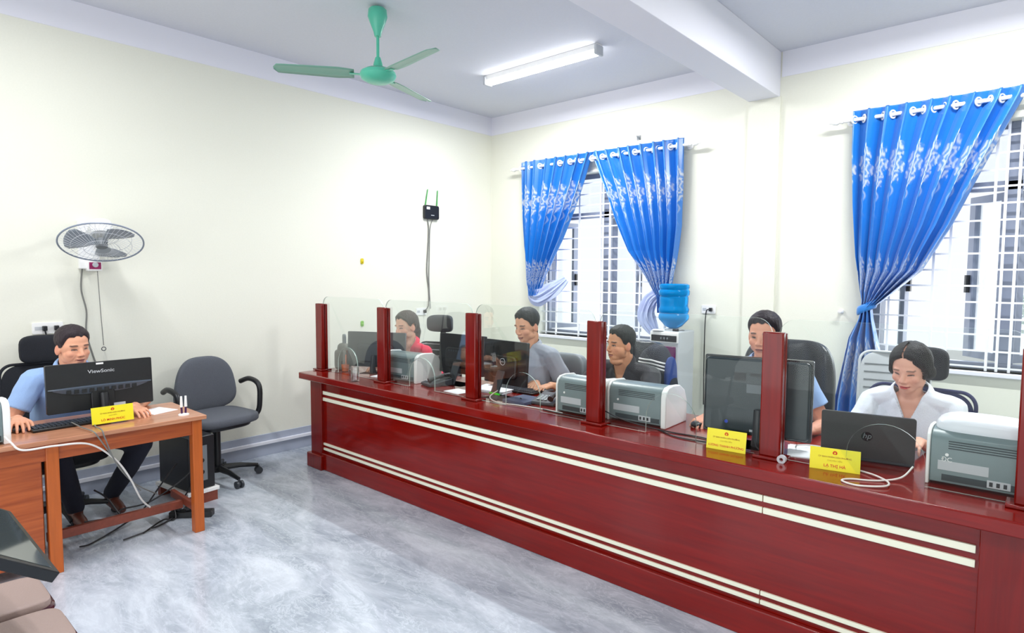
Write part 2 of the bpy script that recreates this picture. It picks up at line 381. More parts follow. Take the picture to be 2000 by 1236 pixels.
def bush(name, label, c, r, n, seed):
    random.seed(seed); b = MB()
    for i in range(n):
        d = Vector((random.gauss(0, 1), random.gauss(0, 1), random.gauss(0, 1))).normalized() * (random.random() ** 0.4)
        p = Vector((c[0] + d.x * r[0], c[1] + d.y * r[1], c[2] + d.z * r[2])); s_ = random.uniform(0.05, 0.12)
        u = Vector((random.gauss(0, 1), random.gauss(0, 1), random.gauss(0, 1))).normalized(); v = u.orthogonal().normalized()
        b.add([p - u * s_, p + v * s_ * 0.5, p + u * s_, p - v * s_ * 0.5], [(0, 1, 2, 3)])
    root = b.build('crown', M['foliage'], smooth=False)
    t = thing(name, label, 'tree', (c[0], c[1], -0.3)); root.parent = t; root.location = (-c[0], -c[1], 0.3)
    MB().cyl((0, 0, 0), (0, 0, c[2] + 0.2), 0.09, 0.05).build('trunk', M['desk'], t)
bush('garden_tree', 'green leafy tree outside the left window, in the garden', (0.2, 5.6, 1.6), (0.9, 0.7, 1.3), 1500, 3)
bush('garden_tree', 'green leafy tree outside at the right edge of the right window', (5.3, 4.6, 1.7), (0.7, 0.7, 1.4), 1300, 5)

# ================================================================ CURTAINS
def interp(tab, z):
    tab = sorted(tab)
    if z <= tab[0][0]: return tab[0][1]
    for (z0, a), (z1, b_) in zip(tab, tab[1:]):
        if z <= z1:
            t = (z - z0) / (z1 - z0); return a + (b_ - a) * t
    return tab[-1][1]
def motif(s_, v):
    """woven silver flowers, one down the crest of each fold; s_ metres from the crest, v height"""
    out = 0.0
    for (vc, R) in ((2.36, 0.100), (1.58, 0.085), (0.92, 0.10)):
        dv = v - vc
        if -0.36 < dv < 0.30:
            vv = dv * (0.50 if dv > 0 else 0.62); r = math.hypot(s_ * 1.15, vv); th = math.atan2(vv, s_)
            pet = R * (0.66 + 0.34 * abs(math.cos(3.5 * th)))
            if r < pet:
                q = 0.42 + 0.62 * math.cos(r / R * 21.0 + 2.2 * math.cos(7 * th)) + 0.55 * noise.noise(Vector((s_ * 130, v * 110, 3)))
                out = max(out, min(1, max(0.10, q * 1.2)))
            tend = abs(s_ - 0.045 * math.sin(dv * 24)) if dv < -0.08 else 1
            tn2 = abs(s_ + 0.045 * math.sin(dv * 24 + 0.8)) if dv < -0.08 else 1
            fade = max(0, 1 - max(0, -dv - 0.2) / 0.16)
            out = max(out, 0.75 * fade * max(0, 1 - tend / 0.009), 0.75 * fade * max(0, 1 - tn2 / 0.009))
    return out
def curtain(label, L, R, z_top, z_bot, folds, rod_x, gath, tie=None, flip=1, ncol=400, nrow=300):
    root = thing('curtain', label, 'curtain', (rod_x, -0.1, 0))
    vs = []; cols = []; W0 = 0
    base = np.array(lin((16, 112, 196))[:3]); silver = np.array(lin((182, 190, 204))[:3]); seed = rod_x * 7.1
    for j in range(nrow + 1):
        z = z_top + (z_bot - z_top) * j / nrow
        x0 = interp(L, z); x1 = interp(R, z); wd = x1 - x0
        squeeze = max(0.0, min(1.0, (gath - z) / -1.2 + 1)) if z > gath else 1.0
        k = max(0.0, min(1.0, (z - gath) / (z_top - gath)))       # 1 at the rod, 0 at the gather
        amp = 0.058 * k + 0.036 * (1 - k) if z > gath else 0.030 + 0.03 * min(1, (gath - z) / 0.5)
        for i in range(ncol + 1):
            u = i / ncol; fo = folds * 0.5 if (tie and z < 1.335) else folds; ph = 2 * PI * fo * u
            wob = 0.35 * noise.noise(Vector((u * 3 + seed, z * 0.9, 1.5))) * (1 - 0.7 * k)
            sharp = math.sin(ph + wob * 3); sharp = math.copysign(abs(sharp) ** 0.8, sharp)
            y = -0.1 + amp * sharp - 0.012 * noise.noise(Vector((u * 9 + seed, z * 3, 0))) * (1 - k)
            if k < 1: y -= 0.03 * (1 - k) * math.sin(PI * u)
            x = x0 + wd * u + 0.36 * (wd / (2 * folds)) * math.sin(2 * ph) * (0.5 + 0.5 * k) + 0.10 * (wd / folds) * math.sin(ph * 0.37 + seed) * k
            zz = z
            if j == 0: zz = z_top + 0.012 * sharp
            vs.append((x - rod_x, y + 0.1, zz))
            fr_ = (fo * u - 0.25) % 1.0 - 0.5; f = motif(fr_ * 0.25, z + 0.02 * math.sin(int(folds * u) * 2.3))
            cols.append(base * (1 - f) + silver * f)
    fs = []; n = ncol + 1
    for j in range(nrow):
        for i in range(ncol): fs.append((j * n + i, j * n + i + 1, (j + 1) * n + i + 1, (j + 1) * n + i))
    me = bpy.data.meshes.new('cloth'); me.from_pydata(vs, [], fs); me.update()
    ca = me.color_attributes.new('Col', 'FLOAT_COLOR', 'POINT')
    arr = np.ones((len(vs), 4)); arr[:, :3] = np.array(cols); ca.data.foreach_set('color', arr.ravel())
    for p in me.polygons: p.use_smooth = True
    me.materials.append(M['curtain']); o = bpy.data.objects.new('cloth', me); COL.objects.link(o); o.parent = root
    so = o.modifiers.new('t', 'SOLIDIFY'); so.thickness = 0.0016
    x0 = interp(L, 2.735); x1 = interp(R, 2.735)
    for k in range(int(2 * folds) + 0):
        u = (k + 0.5 * 0) / (2 * folds) + 1e-4; a0 = math.radians(32) * (1 if k % 2 == 0 else -1)
        x = x0 + (x1 - x0) * u - rod_x
        tor = [(x + 0.026 * math.cos(a) * math.sin(a0), 0.026 * math.cos(a) * math.cos(a0), 2.735 + 0.027 * math.sin(a)) for a in [2 * PI * q / 18 for q in range(18)]]
        MB().tube(tor, 0.0065, 6, closed=True).build('ring', M['white'], root)
    if tie:
        ring = [(tie[0] - rod_x + tie[2] * math.cos(a), 0.055 * math.sin(a) - 0.0, tie[1] + 0.03 * math.cos(a)) for a in [2 * PI * q / 26 for q in range(26)]]
        bb = MB(); nn = len(ring)
        for dz, sc_ in ((-0.032, 1.0), (-0.015, 1.08), (0.015, 1.08), (0.032, 1.0)):
            for (x, y, z) in ring: bb.v.append(((x - (tie[0] - rod_x)) * sc_ + tie[0] - rod_x, y * sc_, z + dz))
        for a_ in range(3):
            for q in range(nn): bb.f.append((a_ * nn + q, a_ * nn + (q + 1) % nn, (a_ + 1) * nn + (q + 1) % nn, (a_ + 1) * nn + q)); bb.m.append(0)
        to = bb.build('tie_back', mat('tie_blue', (30, 120, 200), 0.4, sheen=0.3), root); q = to.modifiers.new('t', 'SOLIDIFY'); q.thickness = 0.006
    return root
def crumple(root, rod_x, pts, rads, name, seed, col='lining'):
    """bunched cloth hanging from the gather"""
    C_ = bez(pts, 8); n = 90; vs = []
    for i, c in enumerate(C_):
        t = i / (len(C_) - 1) * (len(rads) - 1); k = min(int(t), len(rads) - 2); r = rads[k] + (rads[k + 1] - rads[k]) * (t - k)
        d = (C_[min(i + 1, len(C_) - 1)] - C_[max(i - 1, 0)]).normalized(); u = Vector((0, -1, 0)); u = (u - d * u.dot(d)).normalized(); w_ = d.cross(u)
        for j in range(n):
            a = 2 * PI * j / n
            rr = r * (0.85 + 0.16 * math.sin(9 * a + seed + i * 0.10) + 0.10 * math.sin(17 * a - i * .2) + 0.3 * noise.noise(Vector((math.cos(a) * 1.3, math.sin(a) * 1.3, i * 0.12 + seed))))
            vs.append(c + u * math.cos(a) * rr * 0.55 + w_ * math.sin(a) * rr - Vector((rod_x, -0.1, 0)))
    b = MB(); k = len(C_); fs = []
    for i in range(k - 1):
        for j in range(n): fs.append((i * n + j, i * n + (j + 1) % n, (i + 1) * n + (j + 1) % n, (i + 1) * n + j))
    fs += [tuple(range(n)), tuple(range((k - 1) * n, k * n))]
    b.add(vs, fs); return b.build(name, M[col], root)
c1 = curtain('left blue satin curtain with silver flowers, gathered towards the room corner', [(2.78, .552), (2.34, .57), (1.888, .597), (1.52, .652), (1.30, .71)],
        [(2.82, 1.52), (2.757, 1.495), (2.487, 1.393), (2.237, 1.282), (1.953, 1.141), (1.66, .974), (1.522, .90), (1.30, .80)], 2.80, 1.34, 7.0, 1.0, 1.45)
crumple(c1, 1.0, [(0.76, -0.09, 1.50), (0.74, -0.10, 1.36), (0.83, -0.10, 1.33), (1.00, -0.08, 1.42), (1.13, -0.03, 1.53)], [0.05, 0.07, 0.10, 0.09, 0.04], 'lining', 1.0)
c2 = curtain('blue satin curtain with silver flowers gathered behind the water bottle', [(2.80, 1.47), (2.758, 1.483), (2.414, 1.641), (2.105, 1.765), (1.802, 1.915), (1.556, 2.115), (1.366, 2.25), (1.2, 2.27)],
        [(2.75, 2.471), (2.386, 2.475), (2.02, 2.469), (1.698, 2.427), (1.464, 2.385), (1.2, 2.40)], 2.80, 1.22, 8.0, 1.98, 1.40)
crumple(c2, 1.98, [(2.28, -0.09, 1.42), (2.17, -0.09, 1.33), (2.12, -0.08, 1.17), (2.20, -0.07, 1.03)], [0.04, 0.07, 0.085, 0.05], 'lining', 4.0)
c3 = curtain('long blue satin curtain with silver flowers tied back beside the right window', [(2.78, 3.851), (2.486, 3.852), (2.104, 3.867), (1.72, 3.892), (1.45, 3.93), (1.373, 3.95), (1.313, 3.945), (1.25, 3.93), (1.098, 3.865), (.616, 3.79), (.3, 3.77)],
        [(2.8, 4.86), (2.737, 4.84), (2.507, 4.733), (2.286, 4.636), (1.92, 4.484), (1.604, 4.319), (1.40, 4.10), (1.33, 4.02), (1.25, 4.03), (1.033, 4.08), (.651, 4.10), (.3, 4.11)],
        2.80, 0.30, 8.0, 4.3, 1.36, tie=(3.985, 1.335, 0.062))
def rod(x0, x1, label, ends):
    t = thing('curtain_rod', label, 'curtain rod', ((x0 + x1) / 2, -0.1, 2.735)); h = (x1 - x0) / 2
    MB().cyl((-h, 0, 0), (h, 0, 0), 0.014).build('pole', M['white'], t)
    for s_ in ends:
        prof = [(0.004, 0), (0.016, 0.004), (0.018, 0.02), (0.012, 0.03), (0.024, 0.05), (0.020, 0.075), (0.008, 0.09), (0.010, 0.10), (0.002, 0.112)]
        MB().lathe(prof, T=T_(s_ * h, 0, 0, ry=s_ * PI / 2), n=16).build('finial', M['white'], t)
    for x in (-h + 0.03, h - 0.03):
        b = MB(); b.cyl((x, 0, 0), (x, 0.095, 0), 0.008); b.cyl((x, 0.085, 0), (x, 0.098, 0), 0.028); b.build('bracket', M['white'], t)
rod(0.50, 2.53, 'white curtain rod over the left window', (-1, 1))
rod(3.78, 5.75, 'white curtain rod over the right window', (-1, 1))
t = thing('wall_hook', 'small metal bracket on the wall above the left curtain rod', 'hook', (1.963, -0.001, 2.889))
MB().box(-0.02, 0.02, -0.006, 0, -0.02, 0.02).tube([(-0.01, -0.005, 0.0), (0, -0.04, 0.01), (0.02, -0.045, -0.01), (0.03, -0.03, -0.03)], 0.005, 6).build('hook', M['mgrey'], t)
t = thing('wall_hook', 'white hold-back knob on the wall beside the tied curtain', 'hook', (3.79, 0, 1.294))
MB().lathe([(0.018, 0), (0.018, 0.01), (0.007, 0.014), (0.007, 0.04), (0.014, 0.045), (0.014, 0.055), (0.002, 0.06)], T=T_(rx=PI / 2), n=14).build('knob', M['white'], t)

# ================================================================ CEILING FIXTURES
def tube_light(loc, label):
    t = thing('ceiling_light', label, 'light', loc, 0)
    MB().box(-0.62, 0.62, -0.035, 0.035, -0.045, 0).build('housing', M['white'], t, bevel=0.004)
    for s_ in (-1, 1): MB().box(s_ * 0.61 - 0.012, s_ * 0.61 + 0.012, -0.05, 0.05, -0.085, -0.01).build('lamp_holder', M['lgrey'], t, bevel=0.004)
    for y in (-0.028, 0.028): MB().cyl((-0.6, y, -0.065), (0.6, y, -0.065), 0.013, n=12).build('tube', mat('lit_tube', (255, 255, 255), 0.4, emit=14), t)
    a = area('tube_or_fill_light', (loc[0], loc[1], loc[2] - 0.09), (0, 0, 0), 1.2, 0.05, 78, (0.97, 0.98, 1.0)); return t
tube_light((1.63, -1.12, CZ), 'lit fluorescent tube light on the ceiling near the left window')
tube_light((4.75, -1.12, CZ), 'lit fluorescent tube light on the ceiling above the right window')
t = thing('ceiling_fan', 'mint green three-blade ceiling fan', 'fan', (1.49, -2.69, CZ))
MB().lathe([(0.052, -0.02), (0.062, -0.03), (0.066, -0.075), (0.05, -0.12), (0.028, -0.175), (0.022, -0.205)]).build('canopy', M['green'], t)
MB().tube([(0, 0, 0), (0.012, 0, -0.012), (0, 0, -0.03)], 0.004, 6).build('ceiling_hook', M['dgrey'], t)
MB().cyl((0, 0, -0.2), (0, 0, -0.40), 0.0105, n=12).build('rod', M['green'], t)
MB().lathe([(0.018, -0.345), (0.03, -0.385), (0.034, -0.41), (0.055, -0.418)]).build('lower_cover', M['green'], t)
MB().lathe([(0.03, -0.42), (0.085, -0.425), (0.118, -0.445), (0.124, -0.465), (0.112, -0.49), (0.07, -0.512), (0.02, -0.518)], n=40).build('motor', M['green'], t)
for k, a in enumerate((-6, 110, 234)):
    T = Matrix.Rotation(math.radians(a), 4, 'Z')
    bl = MB(); N_ = 22; vs = []
    for i in range(N_):
        s_ = i / (N_ - 1); r = 0.16 + 0.52 * s_; wd = 0.062 * (1.0 - 0.25 * s_) if s_ < 0.93 else 0.062 * 0.77 * math.sqrt(max(0.05, 1 - ((s_ - 0.93) / 0.07) ** 2)); wd = max(wd, 0.012) * (0.75 + 0.25 * min(1, s_ * 5)) * 1.15
        for (q, zt_) in ((-1, 0), (-0.5, 0.004), (0, 0.006), (0.5, 0.004), (1, 0)):
            vs.append(T @ Vector((r, q * wd, -0.462 + q * wd * 0.22 + zt_)))
    fs = [(i * 5 + j, i * 5 + j + 1, i * 5 + 6 + j, i * 5 + 5 + j) for i in range(N_ - 1) for j in range(4)]
    o = bl.add(vs, fs).build('blade', M['green_blade'], t); so = o.modifiers.new('t', 'SOLIDIFY'); so.thickness = 0.003
    MB().box(0.10, 0.19, -0.016, 0.016, -0.468, -0.463, T).build('blade_arm', M['green'], t, bevel=0.001)

# ================================================================ WALL ITEMS (left wall)
def outlet(loc, label, rz, plugs, w_=0.13, h_=0.075):
    t = thing('wall_socket', label, 'socket', loc, rz)
    MB().prism(rrect(w_, h_, 0.008), T_(0, -0.009, 0), 0.009).build('plate', M['white'], t, bevel=0.001)
    MB().box(-w_ * 0.42, -w_ * 0.16, -0.0105, -0.009, -0.012, 0.012).build('switch', M['lgrey'], t)
    for px in plugs:
        MB().box(px - 0.013, px + 0.013, -0.038, -0.0095, -0.016, 0.016).build('plug', M['black'], t, bevel=0.004)
    return t
outlet((0, -4.305, 1.192), 'white wall socket with two black plugs behind the man at the wooden desk', PI / 2, (-0.02, 0.045), 0.17)
outlet((0, -1.075, 1.173), 'white wall socket with a black adapter below the router', PI / 2, (0.035,), 0.14)
outlet((2.71, 0, 1.265), 'white wall socket to the right of the water bottle', 0, (0.025,), 0.13)
t = thing('router', 'black wall-mounted wireless router with two green-tipped antennas', 'router', (0, -0.945, 2.225), PI / 2)
MB().prism(rrect(0.20, 0.145, 0.02), T_(0, -0.035, 0), 0.035).build('body', M['black'], t, bevel=0.004)
MB().box(-0.075, -0.03, -0.0365, -0.035, 0.028, 0.055).build('label', M['white'], t)
MB().box(-0.015, 0.03, -0.0365, -0.035, -0.035, -0.028).build('emblem', M['lgrey'], t)
for x, dx in ((-0.075, 0.035), (0.085, 0.012)):
    MB().tube([(x, -0.012, 0.06), (x + dx, -0.012, 0.24)], [0.007, 0.005], 8).build('antenna', mat('antenna_green', (40, 150, 60), 0.4), t)
def cable(name, label, pts, r, m, cat='cable', n=8, group=None):
    o = MB().tube(bez(pts, n), r, 7).build(name, M[m] if isinstance(m, str) else m); return tag(o, label, cat, group)
cable('power_cable', 'dark cable running down the wall from the router', [(0.012, -0.99, 2.16), (0.012, -0.975, 2.05), (0.012, -0.985, 1.85), (0.012, -1.0, 1.6), (0.012, -0.975, 1.4), (0.012, -0.98, 1.24), (0.02, -1.04, 1.18)], 0.0055, 'cable_grey')
cable('network_cable', 'thin pale cable beside the dark router cable on the wall', [(0.012, -0.92, 2.15), (0.012, -0.955, 2.05), (0.012, -0.965, 1.8), (0.012, -0.972, 1.5), (0.02, -0.96, 1.2)], 0.004, 'cable_grey')
for (y, z, c, lb) in ((-1.809, 1.69, (214, 196, 30), 'small yellow hook stuck on the left wall'), (-1.816, 1.084, (120, 190, 60), 'small green hook stuck low on the left wall')):
    t = thing('adhesive_hook', lb, 'hook', (0, y, z), PI / 2); mm = mat('hook_%d' % c[0], c, 0.4)
    MB().prism(rrect(0.034, 0.055, 0.012), T_(0, -0.006, 0), 0.006).build('base', mm, t)
    MB().tube([(0, -0.006, 0.0), (0, -0.02, -0.015), (0, -0.024, 0.0)], 0.005, 8).build('hook', mm, t)
# wall fan
t = thing('wall_fan', 'white wall-mounted fan with a round wire guard tilted down', 'fan', (0, -4.06, 1.76))
FT = T_(0.33, 0, -0.0) @ Matrix.Rotation(math.radians(-28), 4, 'Y') @ Matrix.Rotation(math.radians(-7), 4, 'X')  # local -Z is the blowing direction
for (nm, zz, rr, th) in (('guard_rim', 0, 0.238, 0.0055),):
    MB().tube([FT @ Vector((rr * math.cos(a), rr * math.sin(a), 0)) for a in [2 * PI * q / 60 for q in range(60)]], th, 8, True).build('guard_rim', mat('rim_grey', (132, 142, 158), 0.35), t)
b = MB()
for q in range(48):
    a = 2 * PI * q / 48
    for sg in (-1, 1):
        b.tube([FT @ Vector((r_ * math.cos(a + (r_ - .05) * 0.9), r_ * math.sin(a + (r_ - .05) * 0.9), sg * 0.055 * (1 - (r_ / 0.238) ** 2))) for r_ in (0.05, 0.11, 0.17, 0.21, 0.237)], 0.0011, 4)
for r_ in (0.1, 0.17):
    for sg in (-1, 1): b.tube([FT @ Vector((r_ * math.cos(a), r_ * math.sin(a), sg * 0.055 * (1 - (r_ / 0.238) ** 2))) for a in [2 * PI * k / 40 for k in range(40)]], 0.0014, 4, True)
b.build('guard', mat('guard_wire', (206, 210, 216), 0.3), t)
b = MB(); b.lathe([(0.01, -0.035), (0.034, -0.03), (0.036, 0.02), (0.01, 0.03)], T=FT); b.build('hub', M['mgrey'], t)
for q in range(3):
    vs = []; a0 = q * 2 * PI / 3 + 0.5
    for i in range(12):
        r_ = 0.03 + 0.175 * i / 11; half = 0.62 * (1 - 0.12 * (i / 11)) * (0.5 + 0.5 * min(1, i / 4))
        if i == 11: half *= 0.75
        for j in range(7):
            a = a0 + (j / 6 - 0.5) * 2 * half; vs.append(FT @ Vector((r_ * math.cos(a), r_ * math.sin(a), -0.012 + 0.03 * (j / 6))))
    fs = [(i * 7 + j, i * 7 + j + 1, i * 7 + 8 + j, i * 7 + 7 + j) for i in range(11) for j in range(6)]
    o = MB().add(vs, fs).build('blade', mat('fan_blade_grey', (150, 158, 166), 0.3), t); so = o.modifiers.new('t', 'SOLIDIFY'); so.thickness = 0.002
b = MB(); b.lathe([(0.02, 0.055), (0.06, 0.06), (0.068, 0.09), (0.064, 0.15), (0.04, 0.165), (0.01, 0.168)], T=FT); b.build('motor', M['white'], t)
b = MB(); b.box(0.0, 0.045, -0.06, 0.06, -0.17, 0.16); b.tube([(0.03, 0, 0.05), (0.12, 0, 0.12), (0.26, 0, 0.10)], 0.022, 10); b.build('wall_bracket', M['white'], t, bevel=0.006)
b = MB().box(0.0, 0.075, -0.02, 0.065, -0.185, -0.11); b.build('control_box', M['white'], t, bevel=0.006)
MB().box(0.074, 0.077, -0.012, 0.058, -0.172, -0.125).build('control_panel', mat('magenta_panel', (150, 20, 90), 0.4), t)
MB().cyl((0.076, 0.022, -0.142), (0.092, 0.022, -0.142), 0.017).build('knob', M['lgrey'], t)
cable('power_cable', 'dark cable hanging from the wall fan behind the seated man', [(0.02, -4.10, 1.60), (0.015, -4.11, 1.45), (0.015, -4.085, 1.3), (0.015, -4.09, 1.15), (0.015, -4.06, 1.0), (0.015, -4.02, 0.85), (0.015, -4.0, 0.75)], 0.0055, 'cable_grey')
t = thing('pull_cord', 'thin pull cord with a ring hanging from the wall fan', 'cord', (0.055, -4.02, 1.575))
MB().tube([(0, 0, 0), (0, 0.01, -0.3), (0, 0.02, -0.52)], 0.003, 6).build('cord', M['cable_grey'], t)
MB().tube([(0, 0.02 + 0.013 * math.cos(a), -0.545 + 0.013 * math.sin(a)) for a in [2 * PI * q / 16 for q in range(16)]], 0.0028, 6, True).build('ring', M['dgrey'], t)
cable('plug_cable', 'short black cable hanging from the socket behind the seated man', [(0.03, -4.325, 1.18), (0.03, -4.32, 1.15), (0.03, -4.30, 1.10), (0.02, -4.28, 0.9)], 0.005, 'cable_black')
# ================================================================ SERVICE COUNTER
ZT = 0.765
ct = thing('service_counter', 'long red mahogany service counter with cream strips', 'counter', (2.8, -2.4, 0)); ox, oy = -2.8, 2.4
def cbox(*a): return MB().box(a[0] + ox, a[1] + ox, a[2] + oy, a[3] + oy, a[4], a[5])
cbox(0.452, 5.14, -2.745, -1.98, 0.712, ZT).build('top', M['counter'], ct, bevel=0.006)
cbox(0.70, 4.90, -2.675, -2.645, 0.0, 0.712).build('front_panel', M['counter'], ct)
cbox(0.70, 4.90, -2.70, -2.675, 0.0, 0.135).build('plinth', M['counter'], ct, bevel=0.005)
for x0 in (0.555, 4.895):
    cbox(x0, x0 + 0.16, -2.70, -2.60, 0.10, 0.712).build('pilaster', M['counter_v'], ct, bevel=0.004)
    cbox(x0 - 0.025, x0 + 0.185, -2.727, -2.59, 0.0, 0.118).build('pilaster_base', M['counter_v'], ct, bevel=0.006)
for x0 in (0.56, 5.02): cbox(x0, x0 + 0.03, -2.60, -2.02, 0.0, 0.712).build('end_panel', M['counter_v'], ct)
for (z0, z1) in ((0.607, 0.635), (0.556, 0.582), (0.198, 0.216), (0.158, 0.176)):
    for xa, xb in ((0.715, 4.158), (4.162, 4.885)): cbox(xa, xb, -2.685, -2.673, z0, z1).build('cream_strip', M['cream_strip'], ct, bevel=0.0015)
PX = [0.405, 1.300, 2.240, 3.176, 4.101, 4.975]
PX[0] = 0.475 - 0.0
PX = [0.452, 1.300, 2.240, 3.176, 4.101, 4.975]
plab = ['red wooden counter post at the far left end of the counter', 'red wooden counter post in front of the woman in red', 'red wooden counter post in front of the leftmost dark monitors',
        'red wooden counter post between the man in grey and the man in black', 'red wooden counter post in front of the man with the large black monitor', 'red wooden counter post cut off at the right edge, beyond the laptop']
for x, lb in zip(PX, plab):
    t = thing('counter_post', lb, 'post', (x + 0.045, -2.56, ZT))
    MB().box(-0.045, 0.045, -0.025, 0.008, 0.012, 0.557).build('shaft', M['counter_v'], t, bevel=0.006)
    MB().box(-0.045, 0.045, 0.014, 0.036, 0.012, 0.552).build('rear_board', M['counter_v'], t, bevel=0.006)
    MB().box(-0.068, 0.068, -0.042, 0.054, 0.0, 0.014).build('foot_plate', M['counter_v'], t, bevel=0.004)
def pane(x0, x1, ac, aw, ah, label):
    y = -2.549
    t = thing('glass_screen', label, 'glass screen', ((x0 + x1) / 2, y, ZT)); c0 = (x0 + x1) / 2
    zb, zt = 0.004, 0.614; r = 0.07; pts = [(x0, zb), (ac - aw / 2, zb)]
    arc = []
    for i in range(17):
        a = PI - PI * i / 16; arc.append((ac + aw / 2 * math.cos(a), zb + ah - aw / 2 + aw / 2 * math.sin(a)))
    pts += arc + [(ac + aw / 2, zb), (x1, zb)]
    for i in range(7): a = PI / 2 * i / 6; pts.append((x1 - r + r * math.cos(a), zt - r + r * math.sin(a)))
    for i in range(7): a = PI / 2 + PI / 2 * i / 6; pts.append((x0 + r + r * math.cos(a), zt - r + r * math.sin(a)))
    poly = [(p[0] - c0, p[1]) for p in pts]; n = len(poly); th = 0.006
    bm = bmesh.new(); f1 = [bm.verts.new((x, 0, z)) for x, z in poly]; f2 = [bm.verts.new((x, th, z)) for x, z in poly]
    a_ = bm.faces.new(f1); b_ = bm.faces.new(list(reversed(f2)))
    for i in range(n):
        f = bm.faces.new((f1[(i + 1) % n], f1[i], f2[i], f2[(i + 1) % n])); f.material_index = 1
    bmesh.ops.triangulate(bm, faces=[a_, b_]); bmesh.ops.recalc_face_normals(bm, faces=bm.faces[:])
    me = bpy.data.meshes.new('pane'); bm.to_mesh(me); bm.free(); me.materials.append(M['glass']); me.materials.append(M['glass_edge'])
    o = bpy.data.objects.new('pane', me); COL.objects.link(o); o.parent = t
gl = ['glass screen between the first and second counter posts', 'glass screen in front of the woman in red', 'glass screen in front of the man in grey',
      'glass screen in front of the man in black', 'glass screen in front of the woman with the laptop']
acs = [0.86, 1.768, 2.695, 3.656, 4.575]
for i in range(5): pane(PX[i] + 0.06, PX[i + 1] + 0.03, acs[i], 0.27, 0.215, gl[i])

# ================================================================ PRINTERS
def printer(label, loc, rz, w_=0.355, group=None, dome=0.0, cover=False, mark=None):
    t = thing('printer', label, 'printer', loc, rz, group)
    D = 0.25; H = 0.212
    prof = [(0.0, 0.012), (0.0, 0.165), (0.008, 0.190), (0.03, 0.206), (0.08, H), (0.16, 0.205), (0.22, 0.17), (D, 0.11), (D, 0.012)]  # (depth, height)
    def extr(x0, x1, prof_, sc_=1.0):
        b = MB(); n = len(prof_); vs = [(x0, y, z) for y, z in prof_] + [(x1, y, z) for y, z in prof_]
        return b.add(vs, [tuple(range(n)), tuple(range(2 * n - 1, n - 1, -1))] + [((i + 1) % n, i, n + i, n + (i + 1) % n) for i in range(n)])
    h = w_ / 2
    extr(-h + 0.012, h - 0.03, prof).build('back_shell', M['printer'], t, bevel=0.004)
    side = [(-0.006, 0.0), (-0.006, 0.16), (0.002, 0.192), (0.028, 0.212), (0.08, H + 0.006), (0.165, 0.212), (0.225, 0.178), (D + 0.006, 0.115), (D + 0.006, 0.0)]
    extr(h - 0.03, h, side).build('side_panel', M['white'], t, bevel=0.005)
    extr(-h, -h + 0.012, side).build('side_panel', M['white'], t, bevel=0.004)
    b = MB()
    for k in range(4): b.box(-h * 0.60 , h * 0.62, -0.0016, 0.001, 0.146 + k * 0.009, 0.1495 + k * 0.009)
    b.build('vents', M['printer_dark'], t)
    MB().box(-h * 0.78, h * 0.12, -0.0012, 0.0, 0.062, 0.098).build('label', M['lgrey'], t)
    MB().box(-h * 0.7, h * 0.78, -0.0025, 0.0, 0.022, 0.046).build('paper_slot', M['printer_dark'], t)
    bb = MB(); bb.box(h * 0.10, h * 0.50, -0.004, 0.0, 0.024, 0.052); bb.build('power_socket', M['lgrey'], t, bevel=0.001)
    bb = MB();
    for k in range(3): bb.box(h * (0.14 + 0.12 * k), h * (0.20 + 0.12 * k), -0.0052, -0.004, 0.03, 0.046)
    bb.build('socket_pins', M['black'], t)
    MB().cyl((-h * 0.62, -0.003, 0.122), (-h * 0.62, 0.0, 0.122), 0.006, n=12).build('screw', M['white'], t)
    if dome or cover:
        MB().sell((0, 0.13, 0.215), (h * 0.9, 0.10, 0.022 + dome), 0.7, 0.5).build('paper_cover', mat('frosted_cover', (226, 228, 234), 0.3), t)
    if mark: text_obj('lettering', mark, 0.024, M['white'], t, T_(-h * 0.62, -0.001, 0.108 - 0.005))
    return t
printer('grey printer with white sides behind the second counter post', (1.405, -2.455, ZT), math.radians(4), 0.37)
printer('grey-backed printer behind the glass, left of the counter post beside the man in black', (3.045, -2.47, ZT), 0, 0.315)
printer('grey-backed printer with a white side panel in front of the man in black', (3.388, -2.42, ZT), math.radians(2), 0.352)
printer('large grey-backed printer marked in chalk-white letters at the right end of the counter', (4.875, -2.475, ZT), math.radians(1), 0.345, cover=True, dome=0.03, mark='ĐC')
printer('grey printer cut off by the left edge on the wooden desk', (1.215, -4.89, 0.716), PI / 2, 0.36)

